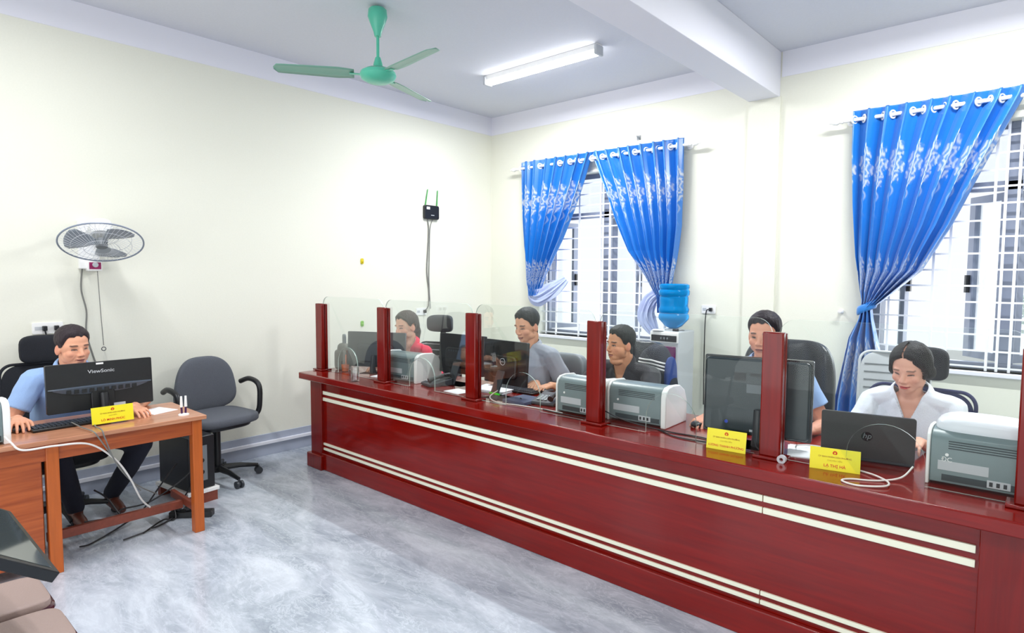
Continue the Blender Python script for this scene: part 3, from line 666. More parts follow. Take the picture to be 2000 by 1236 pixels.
# ================================================================ MONITORS
def monitor(label, loc, rz, w_, h_, z0, tilt=6, style='flat', color='black', stand='column', logo=None, base=(0.22, 0.16), name='monitor', lean=0.0, off=0.0):
    """back faces local -Y, screen local +Y; loc on the desk"""
    t = thing(name, label, 'monitor', loc, rz)
    R = T_(0, 0, z0) @ Matrix.Rotation(math.radians(tilt), 4, 'X')
    MB().prism(rrect(w_, h_, 0.008, cz=h_ / 2), R @ T_(0, -0.004, 0), 0.026).build('panel', M[color], t, bevel=0.002)
    MB().box(-w_ / 2 + 0.008, w_ / 2 - 0.008, 0.0225, 0.0235, 0.014, h_ - 0.008, R).build('screen', mat('lit_screen', (150, 170, 200), 0.3, emit=0.6), t)
    if style == 'flat':
        MB().prism(rrect(w_ * 0.62, h_ * 0.52, 0.03, cz=h_ * 0.40), R @ T_(0, -0.024, 0), 0.022).build('rear_housing', M[color], t, bevel=0.008)
        b = MB()
        for k in range(9): b.box(-w_ * 0.24 + k * w_ * 0.054, -w_ * 0.215 + k * w_ * 0.054, -0.0255, -0.0238, h_ * 0.55, h_ * 0.60, R)
        b.build('vents', M['dgrey'], t)
    if style == 'ridge':
        n = 24; vs = []
        for i in range(n + 1):
            u = -1 + 2 * i / n; hw = w_ / 2 * 0.97 * u
            th = 0.020 * (1 - u * u) + 0.002
            zt_ = h_ * (0.50 + 0.02 * (1 - u * u)); zb_ = zt_ - 0.002 - 0.045 * (1 - abs(u) ** 3)
            vs += [(hw, -0.004, zt_), (hw, -0.006 - th, zt_ - 0.006), (hw, -0.005 - th * 0.5, zb_), (hw, -0.004, zb_ - 0.001)]
        fs = [(i * 4 + j, i * 4 + (j + 1) % 4, i * 4 + 4 + (j + 1) % 4, i * 4 + 4 + j) for i in range(n) for j in range(4)]
        MB().add([R @ Vector(v) for v in vs], fs).build('rear_ridge', mat('ridge_grey', (78, 88, 100), 0.4), t)
        b = MB()
        for k in range(10):
            u = -0.62 + k * 0.137; th = 0.020 * (1 - u * u); b.box(u * w_ / 2 - 0.011, u * w_ / 2 + 0.011, -0.0085 - th, -0.003 - th * 0.6, h_ * 0.50 - 0.032, h_ * 0.50 - 0.010, R)
        b.build('vents', M['black'], t)
        MB().prism(rrect(0.12, h_ * 0.42, 0.02, cz=h_ * 0.2), R @ T_(0, -0.022, 0), 0.02).build('rear_housing', M['black'], t, bevel=0.005)
        MB().box(0.05, 0.11, -0.026, -0.02, 0.006, 0.026, R).build('port_cover', M['lgrey'], t)
        MB().box(-0.025, 0.012, -0.0055, -0.004, h_ - 0.016, h_ - 0.006, R).build('sticker', M['white'], t)
    if style == 'allinone':
        MB().prism(rrect(w_ * 0.97, h_ * 0.95, 0.02, cz=h_ * 0.5), R @ T_(0, -0.03, 0), 0.028).build('rear_housing', mat('allinone_back', (40, 50, 54), 0.22), t, bevel=0.01)
        MB().box(-w_ * 0.20, -w_ * 0.09, -0.0315, -0.0295, h_ * 0.70, h_ * 0.80, R).build('vents', M['black'], t)
        MB().box(-w_ * 0.05, w_ * 0.06, -0.0315, -0.0295, h_ * 0.76, h_ * 0.80, R).build('vents', M['black'], t)
        MB().box(-w_ * 0.08, w_ * 0.07, -0.0315, -0.0295, h_ * 0.55, h_ * 0.66, R).build('label', M['mgrey'], t)
        MB().cyl(R @ Vector((-w_ * 0.26, -0.034, h_ * 0.16)), R @ Vector((-w_ * 0.26, -0.028, h_ * 0.16)), 0.008).build('lock_port', mat('blue_dot', (40, 70, 190), 0.4), t)
        b = MB()
        for k in range(5): b.box(-w_ * 0.04 + k * 0.022, -w_ * 0.04 + k * 0.022 + 0.014, -0.033, -0.029, h_ * 0.02 + 0.016, h_ * 0.02 + 0.026, R)
        b.build('ports', M['lgrey'], t)
    if stand == 'column':
        MB().tube([(off, -0.045, 0.008), (off, -0.05 + lean * 0.5, z0 * 0.6 + 0.03), (off, -0.03 + lean, z0 + h_ * 0.35)], [0.028, 0.022, 0.022], 12).build('stand', M['black'], t)
        MB().prism(rrect(base[0], base[1], 0.03), T_(off, -0.02, 0, rx=PI / 2) @ T_(0, -0.010, 0), 0.010).build('stand_base', M['black'], t, bevel=0.003)
    elif stand == 'plate':
        T = T_(off, -0.10, 0.004, rx=math.radians(-24)); MB().box(-0.035, 0.035, -0.006, 0.006, 0, z0 + h_ * 0.36, T).build('stand', M['dgrey'], t, bevel=0.003)
        MB().prism(rrect(base[0], base[1], 0.02), T_(off, -0.03, 0, rx=PI / 2) @ T_(0, -0.008, 0), 0.008).build('stand_base', M['black'], t, bevel=0.002)
    if logo == 'ring':
        c = R @ Vector((0.0, -0.027, h_ * 0.52))
        MB().tube([c + Vector((0.022 * math.cos(a), 0, 0.022 * math.sin(a))) for a in [2 * PI * q / 28 for q in range(28)]], 0.0022, 6, True).build('logo_ring', M['lgrey'], t)
        text_obj('lettering', 'DELL', 0.014, M['lgrey'], t, T_(c.x, c.y, c.z) @ Matrix.Rotation(math.radians(tilt), 4, 'X'))
    elif logo: text_obj('lettering', logo, 0.028, M['lgrey'], t, R @ T_(0.0, -0.0045, h_ * 0.80), squash=1.15, bold=True)
    return t
monitor('dark grey monitor seen from behind, left of the second counter post', (0.93, -2.33, ZT), math.radians(25), 0.52, 0.285, 0.045, tilt=-3, color='dgrey')
monitor('black monitor seen from behind across the third counter post', (1.79, -2.20, ZT), math.radians(2), 0.46, 0.29, 0.07, tilt=-4, stand='plate')
monitor('black monitor with a round ring logo in front of the man in grey', (2.375, -2.36, ZT), math.radians(-4), 0.385, 0.285, 0.085, tilt=-4, stand='plate', logo='ring', base=(0.2, 0.16))
monitor('large black flat monitor in front of the man in pale blue at the counter', (4.01, -2.385, ZT), math.radians(9), 0.485, 0.375, 0.04, tilt=-2, style='allinone', color='gloss_black', base=(0.22, 0.18), off=0.02)
monitor('wide black monitor seen from behind on the wooden desk', (0.90, -4.235, 0.716), PI / 2, 0.535, 0.275, 0.055, tilt=-3, style='ridge', logo='ViewSonic', base=(0.26, 0.2), name='monitor')
# laptop
t = thing('laptop', 'dark grey open laptop seen from behind, in front of the woman in white', 'laptop', (4.47, -2.34, ZT), math.radians(10))
MB().box(-0.175, 0.175, 0.0, 0.24, 0.004, 0.020).build('base', M['dgrey'], t, bevel=0.004)
LT = T_(0, 0.0, 0.018) @ Matrix.Rotation(math.radians(8), 4, 'X')
MB().prism(rrect(0.35, 0.200, 0.012, cz=0.100), LT @ T_(0, -0.006, 0), 0.009).build('lid', mat('laptop_lid', (62, 60, 60), 0.28, var=0.04, bscale=200), t, bevel=0.002)
MB().box(-0.16, 0.16, 0.0032, 0.0042, 0.015, 0.19, LT).build('screen', mat('lit_screen', (150, 170, 200), 0.3, emit=0.6), t)
MB().cyl(LT @ Vector((0.0, -0.0075, 0.100)), LT @ Vector((0.0, -0.0055, 0.100)), 0.021, n=28).build('emblem', M['gloss_black'], t)
text_obj('lettering', 'hp', 0.034, M['mgrey'], t, LT @ T_(0, -0.0078, 0.103), shear=0.25)
bb = MB()
for i in range(5):
    for j in range(14): bb.box(-0.155 + j * 0.0222, -0.155 + j * 0.0222 + 0.018, 0.03 + i * 0.02, 0.03 + i * 0.02 + 0.016, 0.020, 0.022)
bb.build('keys', M['black'], t)

def keyboard(label, loc, rz, w_=0.40, d_=0.13, color='black'):
    t = thing('keyboard', label, 'keyboard', loc, rz)
    MB().box(-w_ / 2, w_ / 2, -d_ / 2, d_ / 2, 0.002, 0.016).build('case', M[color], t, bevel=0.004)
    b = MB(); nx = int(w_ / 0.0205)
    for i in range(5):
        for j in range(nx): b.box(-w_ / 2 + 0.010 + j * 0.0200, -w_ / 2 + 0.026 + j * 0.0200, -d_ / 2 + 0.012 + i * 0.022, -d_ / 2 + 0.029 + i * 0.022, 0.016, 0.022)
    b.build('keys', M['dgrey'] if color == 'black' else M['lgrey'], t)
def mouse(label, loc, rz):
    t = thing('computer_mouse', label, 'mouse', loc, rz)
    MB().sell((0, 0, 0.0145), (0.030, 0.053, 0.0145), 0.8, 0.9).build('body', M['black'], t)
    MB().cyl((-0.003, 0.03, 0.029), (0.003, 0.03, 0.029), 0.007, n=12).build('wheel', M['mgrey'], t)
def deskphone(label, loc, rz):
    t = thing('desk_phone', label, 'telephone', loc, rz)
    b = MB(); T = T_(0, 0, 0); b.add([(-.08, -.09, .002), (.08, -.09, .002), (.08, .09, .002), (-.08, .09, .002), (-.08, -.09, .055), (.08, -.09, .055), (.08, .09, .02), (-.08, .09, .02)], [(0, 1, 2, 3), (4, 5, 6, 7), (0, 1, 5, 4), (1, 2, 6, 5), (2, 3, 7, 6), (3, 0, 4, 7)])
    b.build('body', M['dgrey'], t, bevel=0.006)
    MB().tube([(-.055, -.085, .075), (-.055, -.05, .08), (-.055, .05, .058), (-.055, .085, .045)], [0.020, 0.013, 0.013, 0.020], 10).build('handset', M['black'], t)
    b = MB()
    for i in range(4):
        for j in range(3): b.box(-0.015 + j * 0.026, 0.003 + j * 0.026, -0.02 + i * 0.022, -0.006 + i * 0.022, 0.03, 0.045 - i * 0.004)
    b.build('keys', M['lgrey'], t)
keyboard('black keyboard in front of the man in grey', (2.27, -2.14, ZT), 0, 0.42)
keyboard('black keyboard behind the large black monitor', (3.86, -2.17, ZT), math.radians(6), 0.40)
keyboard('black keyboard beside the mouse on the wooden desk', (0.985, -4.42, 0.716), PI / 2 + 0.05, 0.36)
mouse('black mouse under the hand of the man in pale blue at the counter', (3.655, -2.235, ZT), PI)
mouse('black mouse on the wooden desk under the right hand of the seated man', (0.95, -4.645, 0.716), -PI / 2)
mouse('black mouse under the hand of the man in grey', (2.50, -2.06, ZT), PI)
deskphone('dark desk phone between the man in grey and the printers', (2.705, -2.31, ZT), PI + 0.2)
deskphone('black desk phone right of the printer behind the second post', (1.72, -2.37, ZT), PI - 0.3)

# small things on the counter
def plate(name_txt, lab, loc, rz, w_=0.185, h_=0.093, z2='CÁN BỘ TIẾP NHẬN'):
    t = thing('name_plate', lab, 'name plate', loc, rz)
    T = Matrix.Rotation(math.radians(-9), 4, 'X')
    MB().box(-w_ / 2, w_ / 2, -0.001, 0.001, 0.0, h_, T).build('card', M['yellow'], t, bevel=0.0005)
    MB().box(-w_ / 2, w_ / 2, 0.001, 0.0022, 0.0, h_, T).build('holder', M['glass_edge'], t)
    MB().box(-w_ / 2 + 0.01, w_ / 2 - 0.01, 0.002, 0.05, 0.0, 0.002).build('foot', M['glass_edge'], t)
    c = T @ Vector((0, -0.0012, h_ * 0.80)); MB().cyl(c, c + Vector((0, -0.0008, 0)), 0.0085, n=20).build('emblem', M['red'], t)
    st = MB(); vs = []
    for q in range(10): a = PI / 2 + q * PI / 5; r_ = 0.0055 if q % 2 == 0 else 0.0022; vs.append((c.x + r_ * math.cos(a), c.y - 0.0011, c.z + r_ * math.sin(a)))
    st.add(vs, [tuple(range(10))]); st.build('star', M['yellow'], t)
    dark = mat('brown_print', (150, 90, 10), 0.6)
    text_obj('lettering', 'ỦY BAN NHÂN DÂN PHƯỜNG', 0.0088, dark, t, T @ T_(0, -0.0012, h_ * 0.60))
    text_obj('lettering', z2, 0.0085, mat('faint_print', (196, 170, 30), 0.6), t, T @ T_(0, -0.0012, h_ * 0.44))
    text_obj('lettering', name_txt, 0.0165 if len(name_txt) < 14 else 0.0135, M['red'], t, T @ T_(0, -0.0012, h_ * 0.20), bold=True)
plate('LƯƠNG THANH PHƯƠNG', 'yellow name plate on the counter below the large black monitor', (3.952, -2.585, ZT), math.radians(5), 0.178, 0.094, 'CHUYÊN VIÊN')
plate('LẠ THỊ HÀ', 'yellow name plate on the counter in front of the laptop', (4.402, -2.565, ZT), math.radians(12), 0.185, 0.09, 'CHUYÊN VIÊN')
plate('LÒ MINH PHÚC', 'yellow name plate on the wooden desk in front of the wide monitor', (1.125, -4.245, 0.726), PI / 2, 0.205, 0.093, 'GIÁM ĐỐC')
# plastic cup, tumbler, terminal
t = thing('plastic_cup', 'clear plastic cup of orange drink with a straw beside the first post', 'cup', (0.70, -2.465, ZT))
MB().lathe([(0.026, 0.001), (0.028, 0.004), (0.038, 0.082), (0.040, 0.084)], n=24).build('cup', M['tumbler'], t)
MB().lathe([(0.0252, 0.004), (0.033, 0.058)], n=24).build('drink', mat('orange_drink', (250, 118, 40), 0.2), t)
MB().tube([(0.01, 0, 0.01), (0.018, -0.005, 0.14)], 0.0035, 6).build('straw', mat('orange_straw', (236, 130, 90), 0.4), t)
t = thing('glass_tumbler', 'empty clear glass tumbler at the front of the counter left of the second post', 'glass', (1.165, -2.685, ZT))
MB().lathe([(0.028, 0.0), (0.030, 0.002), (0.034, 0.11), (0.031, 0.11), (0.027, 0.012), (0.002, 0.012)], n=28).build('glass', M['tumbler'], t)
t = thing('desk_terminal', 'grey bottle-shaped desk terminal with a short antenna beside the first post', 'terminal', (0.60, -2.42, ZT), 0.25)
b = MB(); b.sell((0, 0, 0.085), (0.075, 0.045, 0.085), 0.35, 0.6); b.sell((0.005, 0, 0.165), (0.055, 0.038, 0.06), 0.7, 0.8)
b.build('body', mat('terminal_grey', (112, 112, 106), 0.5), t)
MB().sell((0.015, 0, 0.25), (0.016, 0.014, 0.05), 0.4, 0.8).build('antenna', M['mgrey'], t)
MB().box(0.045, 0.10, -0.01, 0.012, 0.03, 0.17, T_(rz=-0.3)).build('side_cover', mat('terminal_brown', (86, 44, 34), 0.5), t, bevel=0.01)
MB().box(0.02, 0.085, -0.085, -0.083, 0.02, 0.16, T_(0.06, 0.11, 0.02, rx=0.1)).build('note', M['paper'], t)
# papers and pens
def papers(name, lab, loc, rz, w_, h_, n, m='paper'):
    b = MB()
    for k in range(n):
        b.box(-w_ / 2, w_ / 2, -h_ / 2, h_ / 2, k * 0.0022, k * 0.0022 + 0.0018, T_(random.uniform(-.006, .006), random.uniform(-.006, .006), 0, rz=random.uniform(-.05, .05)))
    o = b.build(name, M[m], smooth=False, loc=loc); o.rotation_euler = (0, 0, rz); tag(o, lab, 'paper'); return o
random.seed(3)
papers('paper_stack', 'white papers beside the fifth post, in front of the laptop', (4.235, -2.36, ZT), 0.3, 0.15, 0.21, 2)
papers('paper_stack', 'white sheet of paper on the wooden desk beside the pen stand', (0.95, -3.965, 0.716), 0.35, 0.17, 0.16, 1)
papers('paper_stack', 'stack of papers and folders behind the third post', (2.17, -2.24, ZT), 0.1, 0.28, 0.2, 9)
papers('paper_stack', 'thin papers lying left of the second post behind the glass', (1.16, -2.40, ZT), 0.2, 0.2, 0.14, 3)
papers('paper_stack', 'papers lying between the monitors near the third post', (2.02, -2.44, ZT), -0.1, 0.16, 0.12, 2)
o = MB().box(-0.09, 0.09, -0.10, 0.10, 0, 0.02).build('folder', mat('navy_folder', (60, 72, 100), 0.5), loc=(2.56, -2.38, ZT), bevel=0.002); tag(o, 'dark blue folder right of the ring-logo monitor stand', 'folder')
t = thing('highlighter', 'bright green highlighter pen beside the third post', 'pen', (2.375, -2.455, ZT + 0.028), 0.0)
MB().cyl((-0.04, 0, 0.008), (0.03, 0, 0.008), 0.0075, n=12).build('barrel', mat('neon_green', (70, 230, 60), 0.4), t)
MB().cyl((0.03, 0, 0.008), (0.045, 0, 0.008), 0.0065, n=12).build('cap', mat('neon_green', (70, 230, 60), 0.4), t)
t = thing('correction_tape', 'small white roll at the right foot of the fifth counter post', 'tape', (4.205, -2.60, ZT + 0.016))
T = T_(rx=PI / 2); MB().lathe([(0.008, -0.01), (0.018, -0.01), (0.018, 0.01), (0.008, 0.01)], T=T, n=20, closed=True).build('roll', M['lgrey'], t)
cg = 'cables on the counter'
Z = ZT + 0.004
cable('network_cable', 'white cable looping on the counter in front of the laptop', [(4.66, -2.47, ZT + .05), (4.63, -2.53, Z + 0.01), (4.56, -2.60, Z), (4.48, -2.645, Z), (4.46, -2.69, Z), (4.52, -2.71, Z), (4.60, -2.665, Z + .004), (4.60, -2.60, Z + .004), (4.54, -2.54, Z + .004), (4.47, -2.50, Z)], 0.0036, 'cable_white')
cable('network_cable', 'white cable curving over the papers by the fifth post', [(4.20, -2.40, Z + .02), (4.19, -2.33, Z + .015), (4.24, -2.27, Z + .01), (4.33, -2.24, Z)], 0.0035, 'cable_white')
cable('network_cable', 'white cable along the counter below the ring-logo monitor', [(2.40, -2.43, Z + .06), (2.38, -2.50, Z + .02), (2.47, -2.525, Z), (2.62, -2.50, Z), (2.80, -2.485, Z), (2.95, -2.49, Z)], 0.0036, 'cable_white')
cable('power_cable', 'black cable from the ring-logo monitor to the printers', [(2.55, -2.40, Z + .02), (2.62, -2.42, Z), (2.74, -2.47, Z), (2.90, -2.50, Z), (3.14, -2.505, Z)], 0.0032, 'cable_black')
cable('power_cable', 'black cable running in front of the white-sided printer', [(3.24, -2.50, Z + .06), (3.36, -2.50, Z + .03), (3.50, -2.48, Z + .01), (3.62, -2.46, Z), (3.76, -2.45, Z), (3.86, -2.47, Z)], 0.0034, 'cable_black')
cable('power_cable', 'black cable lying left of the yellow name plate', [(3.54, -2.45, Z), (3.66, -2.52, Z), (3.78, -2.525, Z), (3.87, -2.50, Z)], 0.0034, 'cable_black')
cable('power_cable', 'black cable below the large black monitor', [(4.02, -2.43, Z + .08), (4.05, -2.47, Z + .01), (4.10, -2.49, Z), (4.11, -2.50, Z)], 0.0034, 'cable_black')
# wall power cord of cooler
# ================================================================ WATER COOLER
t = thing('water_cooler', 'grey water cooler with a purple front and a flower outline', 'water cooler', (2.515, -0.30, 0))
MB().box(-0.145, 0.135, -0.145, 0.145, 0.0, 1.085).build('body', M['lgrey'], t, bevel=0.012, seg=3)
MB().box(-0.14, 0.13, -0.155, -0.143, 0.985, 1.075).build('control_surround', M['white'], t, bevel=0.006)
MB().box(-0.125, 0.115, -0.159, -0.154, 0.995, 1.05).build('control_panel', M['gloss_black'], t, bevel=0.003)
b = MB()
for x in (-0.03, 0.0, 0.03): b.box(x - 0.006, x + 0.006, -0.1605, -0.159, 1.015, 1.032)
b.build('indicator', M['mgrey'], t)
MB().box(-0.11, 0.105, -0.152, -0.143, 0.40, 0.955).build('front_panel', M['purple'], t, bevel=0.003)
text_obj('lettering', 'Kangaroo', 0.028, M['white'], t, T_(-0.03, -0.1525, 0.915))
b = MB()
for q in range(5):
    a = q * 2 * PI / 5 + 0.3; cx_, cz_ = 0.055 + 0.030 * math.cos(a), 0.63 + 0.03 * math.sin(a)
    b.tube([(cx_ + 0.023 * math.cos(k), -0.1528, cz_ + 0.023 * math.sin(k)) for k in [2 * PI * j / 20 for j in range(20)]], 0.0012, 4, True)
b.build('flower_print', mat('pink_print', (210, 150, 200), 0.5), t)
MB().lathe([(0.07, 1.085), (0.075, 1.095), (0.05, 1.10)], c=(0, 0.01, 0)).build('bottle_seat', M['white'], t)
t = thing('water_bottle', 'large blue water bottle upside down on the cooler', 'bottle', (2.515, -0.29, 1.09))
MB().lathe([(0.03, 0.008), (0.045, 0.015), (0.075, 0.03), (0.105, 0.065), (0.128, 0.09), (0.133, 0.115), (0.128, 0.135), (0.121, 0.145), (0.128, 0.155), (0.132, 0.18), (0.124, 0.20), (0.122, 0.215), (0.124, 0.25), (0.124, 0.285), (0.120, 0.295), (0.133, 0.31), (0.134, 0.34), (0.124, 0.355), (0.132, 0.37), (0.130, 0.395), (0.112, 0.405), (0.02, 0.40)], n=40).build('shell', M['bottle'], t)
papers('paper_stack', 'white plastic sheet lying on the sill side of the cooler', (2.29, -0.21, 1.0), 0.3, 0.10, 0.14, 2).location = (2.515 - 0.09, -0.40, 1.0855)
cable('power_cable', 'black cord hanging from the socket right of the cooler', [(2.735, -0.035, 1.262), (2.70, -0.03, 1.25), (2.685, -0.02, 1.1), (2.685, -0.02, 0.8), (2.69, -0.02, 0.4)], 0.005, 'cable_black')
t = thing('power_adapter', 'black adapter on the top of the water cooler', 'adapter', (2.60, -0.415, 1.087)); MB().box(-0.025, 0.025, -0.012, 0.012, 0, 0.02).build('body', M['black'], t, bevel=0.003)
MB().tube([(0.02, 0, 0.01), (0.05, 0.01, 0.012), (0.055, 0.05, 0.006)], 0.003, 6).build('lead', M['cable_black'], t)

# ================================================================ WOODEN DESK (left)
DZ = 0.716
dk = thing('wooden_desk', 'orange-brown wooden desk standing along the left wall', 'desk', (1.02, -4.6, 0)); ox2, oy2 = -1.02, 4.6
def dbox(x0, x1, y0, y1, z0, z1): return MB().box(x0 + ox2, x1 + ox2, y0 + oy2, y1 + oy2, z0, z1)
dbox(0.72, 1.275, -5.75, -3.80, 0.692, DZ).build('top', M['desk_top'], dk, bevel=0.003)
dbox(1.205, 1.23, -5.70, -3.87, 0.60, 0.692).build('apron', M['desk'], dk)
dbox(0.80, 0.82, -5.70, -3.87, 0.60, 0.692).build('apron', M['desk'], dk)
dbox(0.80, 1.22, -3.855, -3.835, 0.60, 0.692).build('apron', M['desk'], dk)
for x, y in ((1.185, -3.87), (1.185, -4.58), (0.785, -4.58)):
    dbox(x, x + 0.055, y, y + 0.055, 0.0, 0.692).build('leg', mat('leg_wood', (186, 92, 30), 0.35, var=0.1, bscale=12, stretch=(6, 6, 0.5)), dk, bevel=0.003)
dbox(0.80, 1.225, -5.70, -4.60, 0.08, 0.60).build('cabinet', M['desk'], dk)
dbox(1.00, 1.03, -4.55, -3.86, 0.10, 0.15).build('stretcher', mat('stretcher_wood', (130, 62, 44), 0.4, var=0.1), dk, bevel=0.002)
dbox(0.82, 1.20, -3.86, -3.835, 0.12, 0.165).build('stretcher', mat('stretcher_wood', (130, 62, 44), 0.4, var=0.1), dk, bevel=0.002)
t = thing('pen_stand', 'small white pen stand with two pens at the corner of the wooden desk', 'pen stand', (1.18, -3.895, DZ))
MB().lathe([(0.030, 0.0), (0.030, 0.006), (0.024, 0.010), (0.006, 0.013)], n=24).build('base', M['white'], t)
for y, s_ in ((-0.014, 1), (0.016, -1)):
    MB().tube([(0, y * 0.7, 0.01), (0, y * 0.8, 0.05)], 0.006, 8).build('pen_grip', mat('purple_grip', (70, 30, 80), 0.4), t)
    MB().tube([(0, y * 0.8, 0.05), (0, y * 1.1 + 0.004 * s_, 0.115)], [0.009, 0.006], 8).build('pen_body', M['white'], t)
t = thing('computer_tower', 'black computer tower on a white board under the wooden desk', 'computer', (0.56, -3.66, 0.095), 0.12)
MB().box(-0.2, 0.2, -0.09, 0.09, 0.0, 0.365).build('case', M['black'], t, bevel=0.006)
MB().box(0.2, 0.206, -0.03, 0.035, 0.06, 0.30).build('port_plate', M['mgrey'], t)
for z in (0.12, 0.2): MB().cyl((0.206, 0.0, z), (0.209, 0.0, z), 0.014).build('port', M['black'], t)
t = thing('cpu_stand', 'low white stand under the computer tower', 'stand', (0.56, -3.66, 0), 0.12)
MB().box(-0.22, 0.22, -0.11, 0.11, 0.07, 0.094).build('board', M['white'], t, bevel=0.002)
for x in (-0.19, 0.19): MB().box(x - 0.02, x + 0.02, -0.10, 0.10, 0, 0.07).build('foot', mat('stretcher_wood', (130, 62, 44), 0.4), t)
t = thing('power_strip', 'black power strip on the floor under the wooden desk', 'power strip', (0.95, -3.78, 0.0), 0.85)
MB().box(-0.13, 0.13, -0.03, 0.03, 0.0, 0.04).build('body', M['black'], t, bevel=0.005)
for x in (-0.08, -0.02): MB().box(x - 0.015, x + 0.015, -0.015, 0.015, 0.04, 0.07).build('plug', M['black'], t, bevel=0.004)
cg = 'black cables under the wooden desk'
random.seed(11)
ends = [((0.72, -3.78, 0.30), (1.0, -4.40, 0.02)), ((0.74, -3.72, 0.22), (0.86, -3.86, 0.05)), ((0.78, -3.70, 0.16), (1.02, -4.05, 0.02)), ((0.76, -3.68, 0.35), (0.90, -4.35, 0.12)), ((0.86, -3.86, 0.08), (1.06, -4.20, 0.012)), ((0.92, -4.30, 0.30), (0.84, -3.80, 0.10))]
for k, (a, b_) in enumerate(ends):
    a = Vector(a); b_ = Vector(b_); pts = [a]
    for i in range(1, 5):
        q = a.lerp(b_, i / 5); sag = math.sin(PI * i / 5) * 0.12
        pts.append(Vector((q.x + random.uniform(-.05, .05), q.y + random.uniform(-.07, .07), max(0.012, q.z - sag + random.uniform(-.03, .03)))))
    pts.append(b_)
    cable('power_cable', 'black cable tangled under the wooden desk near the computer tower', pts, 0.005, 'cable_black', group=cg)
cable('white_cable', 'long white cable from the desk printer to the floor under the desk', [(1.235, -4.74, 0.76), (1.26, -4.72, 0.73), (1.29, -4.68, 0.69), (1.29, -4.55, 0.685), (1.27, -4.40, 0.66), (1.24, -4.28, 0.55), (1.20, -4.20, 0.42), (1.12, -4.12, 0.25), (1.04, -4.05, 0.16)], 0.005, 'cable_white')
cable('mouse_cable', 'thin dark cable over the front edge of the wooden desk', [(1.03, -4.42, 0.74), (1.15, -4.40, 0.728), (1.272, -4.38, 0.724), (1.285, -4.36, 0.69), (1.24, -4.28, 0.55), (1.10, -4.15, 0.35), (0.95, -3.98, 0.2)], 0.0035, 'cable_grey')
cable('monitor_cable', 'thin dark cable beside the name plate over the desk edge', [(0.98, -4.30, 0.73), (1.15, -4.34, 0.726), (1.272, -4.34, 0.724), (1.285, -4.33, 0.68), (1.23, -4.26, 0.5), (1.12, -4.12, 0.3)], 0.0035, 'cable_grey')

# ================================================================ FOREGROUND LEFT
Cc = Vector((2.951, -4.882, 0.70)); e2 = Vector((-0.39, -0.035, 0.07)).normalized(); e1 = Vector((0.005, -0.13, 0.10)); e1 = (e1 - e2 * e1.dot(e2)).normalized(); nn = e2.cross(e1).normalized()
if nn.z < 0: nn = -nn
t = thing('touch_screen_kiosk', 'black touch screen kiosk in the lower left corner', 'kiosk', (2.78, -5.12, 0))
TK = Matrix.Translation(-Vector((2.78, -5.12, 0)))
def slab(a0, a1, b0, b1, h0, h1):
    vs = [TK @ (Cc + e2 * a + e1 * b_ + nn * h) for a in (a0, a1) for b_ in (b0, b1) for h in (h0, h1)]
    return MB().add(vs, [(0, 1, 3, 2), (4, 6, 7, 5), (0, 4, 5, 1), (2, 3, 7, 6), (0, 2, 6, 4), (1, 5, 7, 3)])
slab(0, 0.44, 0, 0.30, -0.032, 0).build('frame', M['black'], t, bevel=0.003)
slab(0.02, 0.42, 0.02, 0.28, 0.0, 0.001).build('screen', mat('dark_screen', (60, 70, 72), 0.06, coat=1.0), t)
MB().cyl((0, 0, 0.02), (0, 0, 0.66), 0.035).build('pole', M['white'], t)
MB().lathe([(0.2, 0.0), (0.2, 0.015), (0.04, 0.03)], n=32).build('base', M['white'], t)
def fold_chair(x, lab):
    t = thing('folding_chair', lab, 'chair', (x, -5.035, 0))
    MB().sell((0, 0, 0.455), (0.133, 0.203, 0.025), 0.3, 0.28, nu=48).build('seat', M['vinyl'], t)
    ring = [(px, pz) for px, pz in rrect(0.268, 0.405, 0.05, 8)]
    MB().tube([(a, b_, 0.440) for a, b_ in ring], 0.012, 8, True).build('seat_frame', M['maroon'], t)
    for s_ in (-1, 1):
        MB().tube([(s_ * 0.136, 0.17, 0.01), (s_ * 0.136, 0.0, 0.40), (s_ * 0.136, -0.19, 0.85)], 0.011, 8).build('front_leg', M['maroon'], t)
        MB().tube([(s_ * 0.12, -0.2, 0.01), (s_ * 0.12, 0.08, 0.43)], 0.011, 8).build('rear_leg', M['maroon'], t)
    MB().sell((0, -0.185, 0.74), (0.128, 0.015, 0.09), 0.4, 0.4).build('backrest', M['vinyl'], t)
    return t
fold_chair(2.47, 'brown vinyl folding chair behind, below the touch screen kiosk')
fold_chair(2.78, 'brown vinyl folding chair at the bottom edge of the picture')
